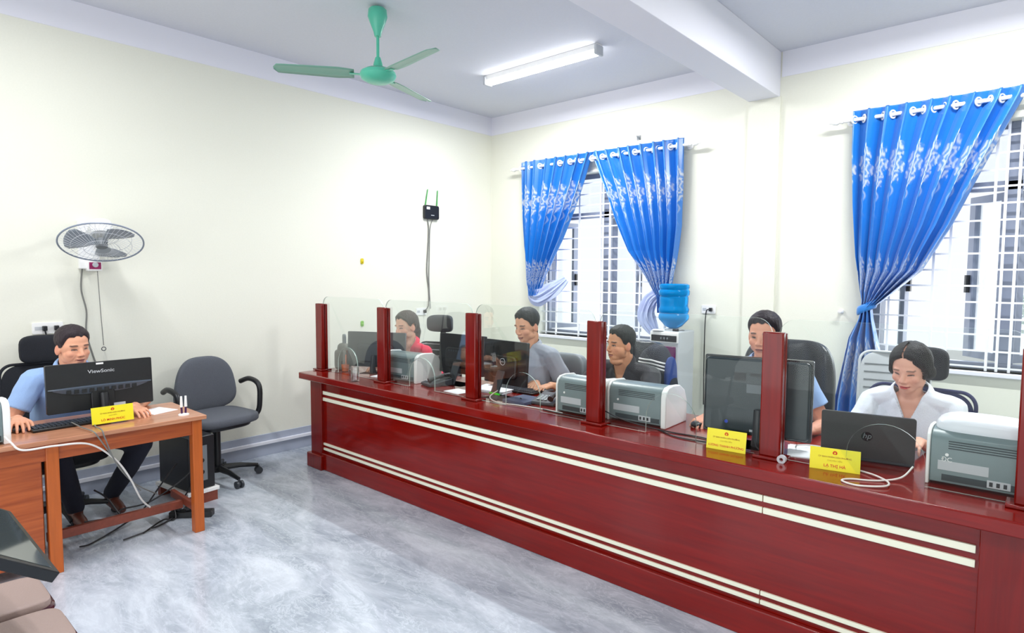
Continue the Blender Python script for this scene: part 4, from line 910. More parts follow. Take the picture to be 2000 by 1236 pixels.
# ================================================================ CHAIRS
def task_chair(label, loc, yaw, back=(0.46, 0.50), back_c=0.80, seat_z=0.47, bmat='fabric_black', smat='fabric_black', headrest=None, arms=True, style='egg', base='black', hmat=None, tilt=-6, arm_h=0.22, back_y=-0.24, stripes=False):
    """chair faces local +Y"""
    t = thing('office_chair', label, 'chair', loc, yaw)
    MB().sell((0, 0.02, seat_z - 0.035), (0.245, 0.235, 0.045), 0.5, 0.45).build('seat', M[smat], t)
    MB().sell((0, 0.02, seat_z - 0.075), (0.20, 0.19, 0.035), 0.5, 0.5).build('seat_shell', M['black'], t)
    Tb = T_(0, back_y, back_c - back[1]) @ Matrix.Rotation(math.radians(-tilt), 4, 'X')
    hw, hh = back[0] / 2, back[1] / 2
    def bend(v):
        z = v.z / hh
        if style == 'egg': v.x *= 1 - 0.16 * z - 0.05 * z * z
        elif style == 'tall':
            if bmat == 'leather' and v.y > 0: v.y += 0.030 * math.cos(v.x / hw * PI * 2.5) * (1 - z ** 6)
            v.x *= 1 - 0.06 * z * z
        v.y -= 0.05 * (v.x / hw) ** 2 * -1 - 0.03 * (1 - z * z) * 0; return v
    th = 0.035 if style != 'mesh' else 0.014
    MB().sell((0, 0, hh), (hw, th if style != 'tall' else 0.06, hh), 0.45 if style != 'egg' else 0.62, 0.45, T=Tb, nu=64, nv=26, fn=bend).build('backrest', M[bmat], t)
    if style == 'mesh':
        ring = [Tb @ (lambda v: v)(Vector((px, 0.05 * (px / hw) ** 2, pz))) for px, pz in rrect(hw * 2, hh * 2, 0.07, 8, cz=hh)]
        MB().tube(ring, 0.009, 8, True).build('back_frame', M[bmat], t)
    if stripes:
        for k in range(7):
            zz = hh * 0.5 + k * 0.055
            MB().tube([Tb @ Vector((x_, 0.05 * (x_ / hw) ** 2 + 0.015, zz)) for x_ in np.linspace(-hw * 0.85, hw * 0.85, 9)], 0.004, 6).build('back_slat', M['mgrey' if bmat == 'lgrey' else 'lgrey'], t)
    MB().tube([(0, -0.06, seat_z - 0.09), (0, back_y - 0.03, seat_z - 0.07), Tb @ Vector((0, -0.045, hh * 0.5))], [0.022, 0.022, 0.018], 8).build('back_support', M['black'], t)
    if headrest:
        hz, hwid, hhei = headrest
        MB().sell((0, back_y - 0.04, hz), (hwid / 2, 0.035, hhei / 2), 0.5, 0.45, nu=36, fn=lambda v: Vector((v.x, v.y + 0.05 * (v.x / (hwid / 2)) ** 2, v.z))).build('headrest', M[hmat or bmat], t)
        MB().box(-0.025, 0.025, back_y - 0.07, back_y - 0.045, back_c - 0.08, hz, None).build('headrest_stem', M['black'], t, bevel=0.005)
    if arms:
        for s_ in (-1, 1):
            x = s_ * 0.275
            MB().tube(bez([(x * 0.9, 0.02, seat_z - 0.03), (x, 0.0, seat_z + 0.05), (x, -0.03, seat_z + arm_h - 0.03), (x, -0.05, seat_z + arm_h)], 5), 0.017, 8).build('arm_post', M['black'], t)
            MB().sell((x, 0.01, seat_z + arm_h), (0.028, 0.13, 0.018), 0.5, 0.6).build('armrest', M[base], t)
    MB().cyl((0, 0, 0.10), (0, 0, seat_z - 0.09), 0.028).build('gas_lift', M['black'], t)
    MB().cyl((0, 0, 0.07), (0, 0, 0.115), 0.045).build('hub', M['black'], t)
    for k in range(5):
        a = 2 * PI * k / 5 + 0.3; c, s_ = math.cos(a), math.sin(a)
        lg = MB().tube([(c * 0.03, s_ * 0.03, 0.095), (c * 0.16, s_ * 0.16, 0.09), (c * 0.29, s_ * 0.29, 0.068)], [0.026, 0.02, 0.014], 8).build('leg', M['black'], t)
        b = MB(); d = Vector((-s_, c, 0)); p = Vector((c * 0.295, s_ * 0.295, 0.027))
        for q in (-1, 1): b.cyl(p + d * 0.010 * q, p + d * 0.026 * q, 0.027, n=16)
        b.cyl(p - d * 0.012, p + d * 0.012, 0.012); b.cyl(p, p + Vector((0, 0, 0.04)), 0.008); b.build('caster', M['dgrey'], lg)
    return t
# empty grey chair (arms of its own, looped)
t = task_chair('empty grey fabric office chair against the left wall', (0.36, -3.37, 0), -PI / 2 + 0.12, back=(0.46, 0.42), back_c=0.93, seat_z=0.52, bmat='fabric_grey', smat='fabric_grey', style='egg', arms=False, tilt=2, back_y=-0.19)
for s_ in (-1, 1):
    x = s_ * 0.30
    MB().tube(bez([(s_ * 0.18, 0.03, 0.44), (x, 0.06, 0.47), (x * 1.05, 0.08, 0.60), (x * 1.05, 0.06, 0.70), (x * 1.05, -0.06, 0.73), (x * 1.0, -0.16, 0.70)], 6), [0.02] * 31, 10).build('armrest', M['black'], t)
task_chair('black mesh office chair with a headrest behind the man at the wooden desk', (0.40, -4.36, 0), -PI / 2, back=(0.47, 0.50), back_c=0.98, bmat='fabric_black', style='mesh', headrest=(1.07, 0.27, 0.18), hmat='fabric_black', seat_z=0.46, back_y=-0.22)
task_chair('dark mesh office chair with a shaped headrest beside the woman in red', (0.86, -1.72, 0), PI + 0.35, back=(0.46, 0.46), back_c=0.93, style='mesh', bmat='fabric_black', headrest=(1.11, 0.26, 0.16), hmat='dgrey', stripes=True)
task_chair('light grey rounded-back chair behind the man in grey', (2.17, -1.66, 0), PI, back=(0.42, 0.46), back_c=0.95, style='tall', bmat='mgrey', smat='fabric_grey', arms=False)
task_chair('black padded office chair behind the man in black, with a jacket on it', (2.68, -1.42, 0), PI - 0.1, back=(0.46, 0.62), back_c=1.07, style='tall', bmat='leather', smat='leather', seat_z=0.45)
task_chair('tall black leather office chair behind the man in pale blue at the counter', (3.885, -1.62, 0), PI + 0.12, back=(0.52, 0.72), back_c=1.19, style='tall', bmat='leather', smat='leather', back_y=-0.12)
task_chair('navy mesh office chair with a black headrest behind the woman in white', (4.53, -1.62, 0), PI - 0.12, back=(0.48, 0.50), back_c=0.985, style='mesh', bmat='mesh_blue', headrest=(1.115, 0.24, 0.17), hmat='fabric_black', back_y=-0.10)
task_chair('pale grey ribbed mesh chair under the right window, behind the woman in white', (4.25, -0.62, 0), PI + 0.1, back=(0.42, 0.56), back_c=1.04, style='mesh', bmat='lgrey', smat='fabric_grey', stripes=True, arms=False)

# ================================================================ PEOPLE
def remesh(mb, vox, smooth):
    me = mb.mesh('tmp'); o = bpy.data.objects.new('tmp', me); COL.objects.link(o)
    r = o.modifiers.new('r', 'REMESH'); r.mode = 'VOXEL'; r.voxel_size = vox; r.adaptivity = 0
    if smooth:
        s_ = o.modifiers.new('s', 'SMOOTH'); s_.factor = 0.5; s_.iterations = smooth
    bpy.context.view_layer.update()
    out = bpy.data.meshes.new_from_object(o.evaluated_get(bpy.context.evaluated_depsgraph_get()))
    bpy.data.objects.remove(o); bpy.data.meshes.remove(me); return out
def get_co(me):
    a = np.empty(len(me.vertices) * 3); me.vertices.foreach_get('co', a); return a.reshape(-1, 3)
def set_co(me, a): me.vertices.foreach_set('co', a.ravel()); me.update()
def del_faces(me, keep):
    bm = bmesh.new(); bm.from_mesh(me); bm.faces.ensure_lookup_table()
    bmesh.ops.delete(bm, geom=[f for f in bm.faces if not keep[f.index]], context='FACES'); bm.to_mesh(me); bm.free(); me.update()
def frame(fwd, up):
    f = Vector(fwd).normalized(); r = f.cross(Vector(up)).normalized(); u = r.cross(f); return r, f, u
def ik(a, b, l1, l2, pole):
    a = Vector(a); b = Vector(b); d = b - a; L = min(d.length, (l1 + l2) * 0.995); dn = d.normalized()
    x = (l1 * l1 - l2 * l2 + L * L) / (2 * L); h = math.sqrt(max(0, l1 * l1 - x * x))
    p = Vector(pole); p = (p - dn * p.dot(dn)).normalized(); return a + dn * x + p * h, a + dn * L
def g(x, c, s_): return np.exp(-((x - c) / s_) ** 2)
def put_mesh(name, me, matr, root, loc, smooth=True):
    me.name = name
    if matr is not None: me.materials.clear(); me.materials.append(matr)
    me.transform(Matrix.Translation(-Vector(loc)))
    for p in me.polygons: p.use_smooth = smooth
    o = bpy.data.objects.new(name, me); COL.objects.link(o)
    if root is not None: o.parent = root
    else: o.location = loc
    return o
def person(label, Hc, face, pitch, roll, body, hipz, hands, skin, shirt, hair=(22, 20, 22), female=False, wide=1.0, fat=0.0, collar='shirt', vdepth=0.11, vw=0.03, pants=(24, 28, 44), shoes=(84, 44, 34),
           knee=None, feet=None, smile=False, lips=(150, 92, 84), buttons=None, hs=1.0, sleeve=0.62, lean_side=0.0, lock=False, neckadd=0.0, pulled=False, open_=1.0):
    Hc = Vector(Hc); a = math.radians(face); fw = Vector((math.cos(a) * math.cos(pitch), math.sin(a) * math.cos(pitch), math.sin(pitch)))
    hr, hf, hu = frame(fw, (0, 0, 1)); Rr = Matrix.Rotation(roll, 3, hf); hr = Rr @ hr; hu = Rr @ hu
    HM = Matrix(((hr.x, hf.x, hu.x, Hc.x), (hr.y, hf.y, hu.y, Hc.y), (hr.z, hf.z, hu.z, Hc.z), (0, 0, 0, 1))) @ Matrix.Scale(hs, 4)
    ba = math.radians(body); bf = Vector((math.cos(ba), math.sin(ba), 0)); br = bf.cross(Vector((0, 0, 1))); up = Vector((0, 0, 1))
    N = Hc - bf * 0.035 - up * (0.150 + neckadd) * hs + br * lean_side * 0.3
    L = 0.50 * (0.96 if female else 1.0); dz = N.z - hipz; back = math.sqrt(max(0.0, L * L - dz * dz)) if dz < L else 0.02
    H = Vector((N.x, N.y, hipz)) - bf * back - br * lean_side
    U = (N - H).normalized(); R = br; F = U.cross(R) * -1; F = R.cross(U) * -1
    F = (U.cross(R)); F = F if F.dot(bf) > 0 else -F; R = F.cross(U)
    if R.dot(br) < 0: R = -R
    L = (N - H).length
    def tp(x, y, h): return H + R * x + F * y + U * (h * L)
    sw = (0.158 if female else 0.182) * wide
    sh = [tp(sg * sw, 0.0, 0.85) for sg in (1, -1)]       # 0 = person's right, 1 = left
    l1, l2 = (0.265, 0.235) if female else (0.285, 0.25)
    E_, W_ = [], []
    for i, sg in enumerate((1, -1)):
        hd = hands[i]; e, w_ = ik(sh[i], Vector(hd[0]), l1, l2, hd[2] if len(hd) > 2 else (R * sg * 0.5 - up * 1.0 - bf * 0.3)); E_.append(e); W_.append(w_)
    # ---- body
    B = MB(); hm = lambda x, y, z: HM @ Vector((x, y, z))
    def ell(c, r, e=1.0, rot=None):
        T = HM @ T_(*c) if rot is None else HM @ T_(*c) @ rot
        B.sell((0, 0, 0), r, e, e, T=T, nu=28, nv=18)
    jw = (1.02 if lock else 0.92) if female else 1.0
    ell((0, -0.012, 0.036), (0.0765, 0.094, 0.086))
    ell((0, 0.005, 0.010), (0.073, 0.082, 0.080))
    ell((0, 0.026, -0.040), (0.061 * jw + 0.004 * fat * 3, 0.060, 0.066))
    ell((0, 0.040, -0.080), (0.040 * jw + 0.010 * fat, 0.042, 0.034)); ell((0, 0.062, -0.098), (0.019, 0.017, 0.015))
    for s_ in (-1, 1):
        ell((s_ * 0.040, 0.050, -0.030), (0.024, 0.026, 0.026))
        ell((s_ * 0.048, 0.010, -0.062), (0.018, 0.036, 0.026))
        ell((s_ * 0.079, -0.010, -0.010), (0.0085, 0.019, 0.032), rot=T_(rz=s_ * 0.35, ry=-s_ * 0.1)); ell((s_ * 0.028, 0.074, 0.021), (0.022, 0.012, 0.008))
    B.hull(hm(0, 0.082, 0.004), hm(0, 0.098, -0.032), 0.0085 * hs, 0.0115 * hs)
    for s_ in (-1, 1): ell((s_ * 0.013, 0.090, -0.036), (0.0085, 0.010, 0.0075))
    ell((0, 0.083, -0.060), (0.024, 0.012, 0.0075)); ell((0, 0.081, -0.072), (0.020, 0.012, 0.0075))
    nr = 0.047 if female else 0.057 + 0.006 * fat
    B.chain([hm(0, -0.022, -0.03), hm(0, -0.028, -0.085), N + U * 0.01, tp(0, -0.01, 0.86)], [nr * 1.05, nr, nr * 1.05, nr * 1.25])
    if fat: B.sell((0, 0, 0), (0.05, 0.045, 0.03), T=HM @ T_(0, 0.03, -0.112))
    def ring(h, w_, d, yo=0.0, n=28, extra=0.0):
        return [tp((w_ + extra) * wide * math.copysign(abs(math.cos(q)) ** 0.8, math.cos(q)), yo + (d + extra) * math.copysign(abs(math.sin(q)) ** 0.9, math.sin(q)), h) for q in [2 * PI * k / n for k in range(n)]]
    if female: secs = [(-0.10, .165, .12, 0), (0.08, .155, .115, 0), (0.32, .135, .10, 0), (0.52, .148, .115, .012), (0.64, .155, .125, .022), (0.76, .15, .10, .01), (0.86, .125, .075, 0), (0.93, .085, .062, 0), (0.985, .052, .05, 0)]
    else: secs = [(-0.10, .165, .12, 0), (0.08, .165, .12, .005 + .02 * fat), (0.32, .16 + .015 * fat, .118 + .03 * fat, .01), (0.55, .168, .12 + .02 * fat, .01), (0.72, .172, .115, .008), (0.82, .160, .095, 0), (0.89, .125, .075, 0), (0.945, .085, .062, 0), (0.99, .056, .052, 0)]
    def torso(b, extra):
        rs = [ring(h, w_, d, yo, extra=extra) for h, w_, d, yo in secs]; n = len(rs[0]); fs = []
        for j in range(len(rs) - 1):
            for i in range(n): fs.append((j * n + i, j * n + (i + 1) % n, (j + 1) * n + (i + 1) % n, (j + 1) * n + i))
        fs += [tuple(range(n)), tuple(range((len(rs) - 1) * n, len(rs) * n))]
        b.add([p for r_ in rs for p in r_], fs)
    torso(B, -0.010)
    ar = 0.86 if female else 1.0
    for i, sg in enumerate((1, -1)):
        m1 = W_[i].lerp(E_[i], 0.62)
        B.chain([tp(sg * sw * 0.6, 0, 0.84), sh[i], E_[i], m1, W_[i]], [0.045, 0.050 * ar, 0.040 * ar, 0.039 * ar, 0.026 * ar])
        # ---- hand
        hd = hands[i]; fd = Vector(hd[1]).normalized(); curl = hd[3] if len(hd) > 3 else 0.35; pn = Vector(hd[4]) if len(hd) > 4 else Vector((0, 0, -1))
        pn = (pn - fd * pn.dot(fd)).normalized(); lat = fd.cross(-pn) * sg   # towards the little finger side for the right hand
        k = 0.92 if female else 1.0
        kn = []
        for q, (lx, ly) in enumerate(((-0.031, 0.083), (-0.0105, 0.088), (0.0105, 0.084), (0.031, 0.076))):
            kp = W_[i] + fd * (ly + 0.01) * k + lat * lx * k; kn.append(kp)
            B.hull(W_[i] + lat * lx * 0.45 * k + fd * 0.008, kp, 0.0165 * k, 0.0115 * k)
        for q, ln in enumerate((0.068, 0.076, 0.070, 0.054)):
            spread = (-0.12, -0.03, 0.05, 0.16)[q]; cu_ = curl * (1 + 0.15 * q * (1 if q != 1 else 0.5)); p = kn[q]; ang = cu_ * 0.6; rad = (0.0088, 0.0092, 0.0088, 0.0078)[q] * k
            for seg, fr in enumerate((0.45, 0.31, 0.24)):
                d = (fd * math.cos(ang) + pn * math.sin(ang) + lat * spread * (1 - 0.3 * seg)).normalized(); p2 = p + d * ln * fr * k
                B.hull(p, p2, rad, rad * 0.92); p = p2; rad *= 0.92; ang += cu_ * (1.0 if seg == 0 else 0.8)
        tb = W_[i] + fd * 0.022 - lat * 0.022 * k; t1 = tb + (fd * 0.75 - lat * 0.75 + pn * 0.35).normalized() * 0.040 * k; t2 = t1 + (fd * 0.95 - lat * 0.25 + pn * 0.35).normalized() * 0.030 * k; t3 = t2 + (fd * 1.0 + pn * 0.3 + lat * 0.05).normalized() * 0.024 * k
        B.chain([tb, t1, t2, t3], [0.0155 * k, 0.0125 * k, 0.0100 * k, 0.0085 * k])
    me = remesh(B, 0.0034, 4)
    co = get_co(me); Hi = np.array(HM.inverted()); loc = co @ Hi[:3, :3].T + Hi[:3, 3]
    x, y, z = loc[:, 0], loc[:, 1], loc[:, 2]; ax = np.abs(x)
    fm = (y > 0.03) & (ax < 0.08) & (np.abs(z) < 0.13)
    dy = np.zeros(len(co))
    dy -= 0.0075 * g(ax, 0.031, 0.0135) * g(z, 0.000, 0.009) * fm
    dy += 0.0045 * g(ax, 0.031, 0.011) * g(z, -0.001, 0.0055) * fm
    dy -= 0.0035 * (np.exp(-np.abs((z + 0.0655) / 0.0026) ** 2)) * (ax < 0.025) * fm
    dy -= 0.0020 * g(ax, 0, 0.012) * g(z, -0.083, 0.005) * fm
    dy -= 0.0018 * g(ax - 0.55 * np.maximum(0, -(z + 0.035)), 0.022, 0.004) * ((z < -0.035) & (z > -0.072)) * fm
    loc2 = loc.copy(); loc2[:, 1] += dy; Hf = np.array(HM); co = loc2 @ Hf[:3, :3].T + Hf[:3, 3]; set_co(me, co)
    sk = np.array(lin(skin)[:3]); col = np.tile(sk, (len(co), 1))
    nz = np.array([noise.noise(Vector((float(v[0]) * 26, float(v[1]) * 26, float(v[2]) * 26))) for v in loc[::1]]) if len(loc) < 200000 else np.zeros(len(loc))
    col *= (1 + 0.05 * nz)[:, None]
    def paint(mask, rgb):
        m_ = np.clip(mask, 0, 1)[:, None]; c_ = np.array(lin(rgb)[:3]); return col * (1 - m_) + c_ * m_
    front = (y > 0.04).astype(float)
    rosy = (g(ax, 0.045, 0.022) * g(z, -0.035, 0.022) + 0.8 * g(ax, 0.0, 0.014) * g(z, -0.034, 0.012)) * front * 0.30
    col = paint(rosy, (208, 124, 104)); col = paint((ax > 0.080) * (np.abs(z + 0.01) < 0.04) * (np.abs(y) < 0.05) * 0.35, (200, 110, 96))
    sm = 0.006 * (ax / 0.026) ** 2 if smile else -0.001 * (ax / 0.02) ** 2
    lw = np.clip(1 - (ax / 0.025) ** 2, 0, 1) ** 0.5
    col = paint(np.clip(2.2 - np.abs(z + 0.0660 - sm) / (0.0095 * lw + 1e-4) * 2, 0, 1) * (ax < 0.025) * front * (y > 0.06), lips)
    col = paint(np.clip(1.5 - np.abs(z + 0.0655 - sm) / 0.0016, 0, 1) * (ax < 0.023) * front * (y > 0.06) * 0.75, (86, 38, 36))
    ez = -0.001 - 0.002 * ((ax - 0.031) / 0.013) ** 2
    eye = np.clip(1.7 - np.abs(z - ez) / (0.0034 * open_), 0, 1) * np.clip((0.0145 - np.abs(ax - 0.031)) / 0.003, 0, 1) * front
    col = paint(eye * 0.96, (34, 20, 20))
    wh = np.clip(1.4 - np.abs(z - ez + 0.0030) / (0.0016 * open_), 0, 1) * np.clip((0.0115 - np.abs(ax - 0.031)) / 0.002, 0, 1) * (np.abs(ax - 0.031) > 0.0045) * front
    col = paint(wh * 0.6, (226, 214, 208))
    bz = 0.0195 + 0.004 * (1 - ((ax - 0.032) / 0.02) ** 2)
    col = paint(np.clip(1.7 - np.abs(z - bz) / (0.0026 if female else 0.0034), 0, 1) * np.clip((0.0195 - np.abs(ax - 0.033)) / 0.004, 0, 1) * front * (0.75 if female else 0.9), (44, 32, 30))
    col = paint(np.clip(1.6 - np.hypot((ax - 0.0075) / 0.0042, (z + 0.0425) / 0.0024), 0, 1) * (y > 0.085) * 0.7, (96, 44, 38))
    # scalp under the hair
    def hairline(x_, y_):
        X = [-0.12, -0.07, -0.045, -0.030, -0.012, 0.010, 0.024, 0.036, 0.050, 0.064, 0.10]
        Zm = [-0.070, -0.068, -0.062, -0.040, 0.012, 0.002, 0.012, 0.040, 0.062, 0.074, 0.078]
        Zf = [-0.090, -0.085, -0.070, -0.060, -0.050, -0.045, -0.020, 0.020, 0.056, 0.080, 0.092]
        zz = np.interp(y_, X, Zf if female and not pulled else Zm)
        if female and not pulled: zz = zz - np.clip((np.abs(x_) - 0.008), 0, 1) * 0.45 * (y_ > 0.01)
        else: zz = zz + 0.004 * np.sin(x_ * 160) * (y_ > 0.03) - 0.08 * np.clip(np.abs(x_) - 0.045, 0, 1) * (y_ > 0.03)
        return zz
    hmk = z - hairline(x, y); ear = (ax > 0.080) & (z < 0.03) & (z > -0.05) & (y > -0.04) & (y < 0.02)
    inhead = (z > -0.1) & (np.abs(x) < 0.1) & (np.abs(y) < 0.12) & (z < 0.15)
    hc = np.array(lin(hair)[:3])
    if not female:
        fade = np.clip(hmk / 0.010 + 0.4, 0, 1) * inhead * (~ear); col = col * (1 - 0.8 * fade[:, None]) + hc * 0.8 * fade[:, None]
    ca = me.color_attributes.new('Col', 'FLOAT_COLOR', 'POINT'); arr = np.ones((len(co), 4)); arr[:, :3] = np.clip(col, 0, 1); ca.data.foreach_set('color', arr.ravel())
    base = (H.x, H.y, 0.0)
    # hair mesh from the scalp
    hme = me.copy(); nrm = np.empty(len(co) * 3); me.vertices.foreach_get('normal', nrm); nrm = nrm.reshape(-1, 3)
    th = (0.016 if female else 0.0125); thk = th * np.clip(hmk / (0.02 if female else 0.032), 0, 1) ** 0.7
    if not female: thk = thk * np.clip(0.30 + (z - 0.01) / 0.075, 0.22, 1.25)
    if lock: thk = thk - 0.006 * g(x, 0.004, 0.003) * (z > 0.06) + 0.016 * np.clip((x_ := -x) / 0.05, 0, 1) * (y > 0.0) * (z > -0.0) * np.clip(hmk / 0.03, 0, 1)
    nn_ = np.array([noise.noise(Vector((float(v[0]) * 95, float(v[1]) * 95, float(v[2]) * 30))) for v in loc]) * inhead
    thk = thk + 0.0022 * nn_ * (hmk > 0.008)
    set_co(hme, co + nrm * (thk * hs)[:, None])
    ok = (hmk > -0.001) & inhead & (~ear if (not female or pulled) else np.ones_like(ear)); ok &= ~((z < -0.045) & (y > 0.01))
    if lock: ok &= ~((np.abs(x - 0.004) < 0.0015) & (z > 0.07) & (y > -0.02))
    pk = np.array([all(ok[i] for i in p.vertices) for p in hme.polygons]); del_faces(hme, pk)
    if female: pass
    hme.color_attributes.remove(hme.color_attributes['Col'])
    root = put_mesh('person', me, M['skin'], None, base); tag(root, label, 'person')
    hmat = mat('hair_%d_%d' % (hair[0], hair[2]), hair, 0.5, spec=0.22, bump=0.8, bscale=160, var=0.25, stretch=(1, 1, 0.25))
    ho = put_mesh('hair', hme, hmat, root, base); q = ho.modifiers.new('t', 'SOLIDIFY'); q.thickness = 0.002; q.offset = -1
    if female:
        b = MB(); b.sell((0, 0, 0), (0.070, 0.05, 0.075), T=HM @ T_(0, -0.072, 0.0)); b.chain([hm(0, -0.10, -0.01), hm(0.0, -0.115, -0.06), hm(0.0, -0.10, -0.14)], [0.032, 0.028, 0.016])
        if lock: b.chain([hm(-0.050, 0.05, 0.065), hm(-0.080, 0.02, 0.02), hm(-0.082, -0.02, -0.02)], [0.020, 0.018, 0.020])
        hm2 = remesh(b, 0.005, 3); put_mesh('tied_hair', hm2, hmat, root, base)
    # ---- shirt
    S = MB(); torso(S, 0.006); svox = 0.0052
    for i, sg in enumerate((1, -1)):
        se = sh[i].lerp(E_[i], sleeve)
        S.chain([tp(sg * 0.055, 0.0, 0.925), tp(sg * sw * 0.97, 0, 0.865)], [0.050, 0.060 * ar])
        S.chain([sh[i], sh[i].lerp(E_[i], sleeve * 0.55)], [0.066 * ar, 0.064 * ar])
        a_ = sh[i].lerp(E_[i], sleeve * 0.3); d = (E_[i] - sh[i]).normalized(); u_ = d.orthogonal().normalized(); v_ = d.cross(u_)
        vs = []
        for tt, rr in ((0, 0.060 * ar), (1, 0.066 * ar)):
            c = a_.lerp(se, tt)
            for q in range(24): an = 2 * PI * q / 24; vs.append(c + (u_ * math.cos(an) + v_ * math.sin(an)) * rr)
        S.add(vs, [(q, (q + 1) % 24, 24 + (q + 1) % 24, 24 + q) for q in range(24)] + [tuple(range(24)), tuple(range(24, 48))])
    sme = remesh(S, svox, 5); co = get_co(sme)
    Tm = np.array([[R.x, R.y, R.z], [F.x, F.y, F.z], [U.x, U.y, U.z]]); lt = (co - np.array(H)) @ Tm.T
    nrm = np.empty(len(co) * 3); sme.vertices.foreach_get('normal', nrm); nrm = nrm.reshape(-1, 3)
    wr = np.array([noise.noise(Vector((float(v[0]) * 9 + Hc.x, float(v[1]) * 9, float(v[2]) * 4.5 - float(abs(v[0])) * 8))) + 0.5 * noise.noise(Vector((float(v[0]) * 22, float(v[1]) * 20 + Hc.y, float(v[2]) * 9))) for v in lt])
    pinch = np.exp(-((np.abs(lt[:, 0]) - sw * 0.86) / 0.05) ** 2) * np.exp(-((lt[:, 2] / L - 0.66) / 0.16) ** 2)
    set_co(sme, co + nrm * (0.007 * wr - 0.004 * pinch + 0.001)[:, None])
    hh = (1 - lt[:, 2] / L) * L                         # distance below the neck base
    vmask = (lt[:, 1] > 0.0) & (hh < vdepth) & (np.abs(lt[:, 0]) < vw + (0.062 - vw) * np.clip(1 - hh / vdepth, 0, 1) * 1.1 - vw * np.clip(hh / vdepth, 0, 1)) if vdepth else np.zeros(len(co), bool)
    rn = np.hypot(lt[:, 0], lt[:, 1]); vmask |= (hh < 0.028) & (rn < 0.078)
    pk = np.array([not all(vmask[i] for i in p.vertices) for p in sme.polygons]); del_faces(sme, pk)
    so = put_mesh('shirt', sme, shirt, root, base); q = so.modifiers.new('t', 'SOLIDIFY'); q.thickness = 0.003; q.offset = 0
    if collar:
        cw = 0.048 if female else 0.040 if collar == 'shirt' else 0.034; n = 44; vs = []
        for i in range(n + 1):
            s_ = -1 + 2 * i / n; u = abs(s_); th_ = PI * 0.72 * min(1, u / 0.72); 
            if u < 0.72:
                px, py, pz = math.sin(th_) * 0.070, -math.cos(th_) * 0.066 - 0.004, 0.030 - 0.034 * (u / 0.72) ** 2
            else:
                k = (u - 0.72) / 0.28; px = math.sin(PI * 0.72) * 0.070 * (1 - k) + 0.012 * k; py = (-math.cos(PI * 0.72) * 0.066 - 0.004) * (1 - k) + (0.088 + 0.02 * fat) * k; pz = -0.004 - (vdepth - 0.004) * k * 0.80
            px = math.copysign(px, s_)
            flare = 1 + (0.75 if collar == 'shirt' else 0.3) * math.exp(-((u - 0.86) / 0.07) ** 2); nk = 1.0 if u < 0.94 else 1 - (u - 0.94) / 0.06 * 0.85
            wdt = cw * flare * nk; ox_, oy_ = math.sin(th_) * (0.55 if u < 0.72 else 0.8), -math.cos(th_) * 0.45 if u < 0.72 else 0.05
            ox_ = math.copysign(ox_, s_) if s_ else 0
            inner = tp(px, py, 1 + pz / L) + U * 0.006
            outer = inner + (R * ox_ + F * oy_) * wdt - U * wdt * (0.72 if u < 0.75 else 0.75)
            mid = inner.lerp(outer, 0.45) + (R * ox_ + F * oy_) * 0.010 + U * 0.003
            vs += [inner, mid, outer]
        fs = []
        for i in range(n): fs += [(i * 3, i * 3 + 1, i * 3 + 4, i * 3 + 3), (i * 3 + 1, i * 3 + 2, i * 3 + 5, i * 3 + 4)]
        cm = MB().add([Vector(v) - Vector(base) for v in vs], fs).build('collar', shirt, so); q = cm.modifiers.new('t', 'SOLIDIFY'); q.thickness = 0.004; q.offset = 1
        q = cm.modifiers.new('s', 'SUBSURF'); q.levels = 1; q.render_levels = 1
    if buttons:
        for k in range(4):
            p = tp(0.0, 0, 1 - (vdepth + 0.03 + k * 0.075) / L); hit_, pos, nr_, _ = so.ray_cast(Vector(p) + F * 0.4 - Vector(base), -F)
            if hit_: MB().cyl(pos + nr_ * 0.0005, pos + nr_ * 0.0035, 0.0055, n=12).build('button', buttons, so)
    # ---- trousers and shoes
    P = MB(); kn = knee or [H + bf * 0.42 + br * sg * 0.11 + Vector((0, 0, -0.03)) for sg in (1, -1)]
    ft = feet or [Vector((k_.x, k_.y, 0)) - bf * 0.06 + Vector((0, 0, 0.08)) for k_ in kn]
    P.hull(H + R * 0.06 + U * 0.03, H - R * 0.06 + U * 0.03, 0.13, 0.13)
    for i, sg in enumerate((1, -1)):
        k_ = Vector(kn[i]); f_ = Vector(ft[i]); P.chain([H + br * sg * 0.09, k_, k_.lerp(f_, 0.45), f_ + Vector((0, 0, 0.02))], [0.098, 0.064, 0.062, 0.052])
    pm = remesh(P, 0.010, 3); put_mesh('trousers', pm, mat('trousers_%d_%d' % (pants[0], pants[2]), pants, 0.85, bump=0.3, bscale=90), root, base)
    for i in range(2):
        f_ = Vector(ft[i]); d = bf
        Sh = MB(); Sh.chain([f_ - d * 0.035 + Vector((0, 0, -0.035)), f_ + d * 0.09 + Vector((0, 0, -0.045)), f_ + d * 0.17 + Vector((0, 0, -0.052))], [0.040, 0.036, 0.026]); Sh.hull(f_, f_ + Vector((0, 0, -0.02)), 0.042, 0.042)
        sm_ = remesh(Sh, 0.007, 3); c_ = get_co(sm_); c_[:, 2] = np.maximum(c_[:, 2], 0.001 + max(0, f_.z - 0.08)); set_co(sm_, c_)
        put_mesh('shoe', sm_, mat('shoe_%d' % shoes[0], shoes, 0.4), root, base)
    return root
def cloth(name, rgb, rough=0.85, var=0.05): return mat(name, rgb, rough, bump=0.25, bscale=260, var=var, sheen=0.15)
bt = M['lgrey']
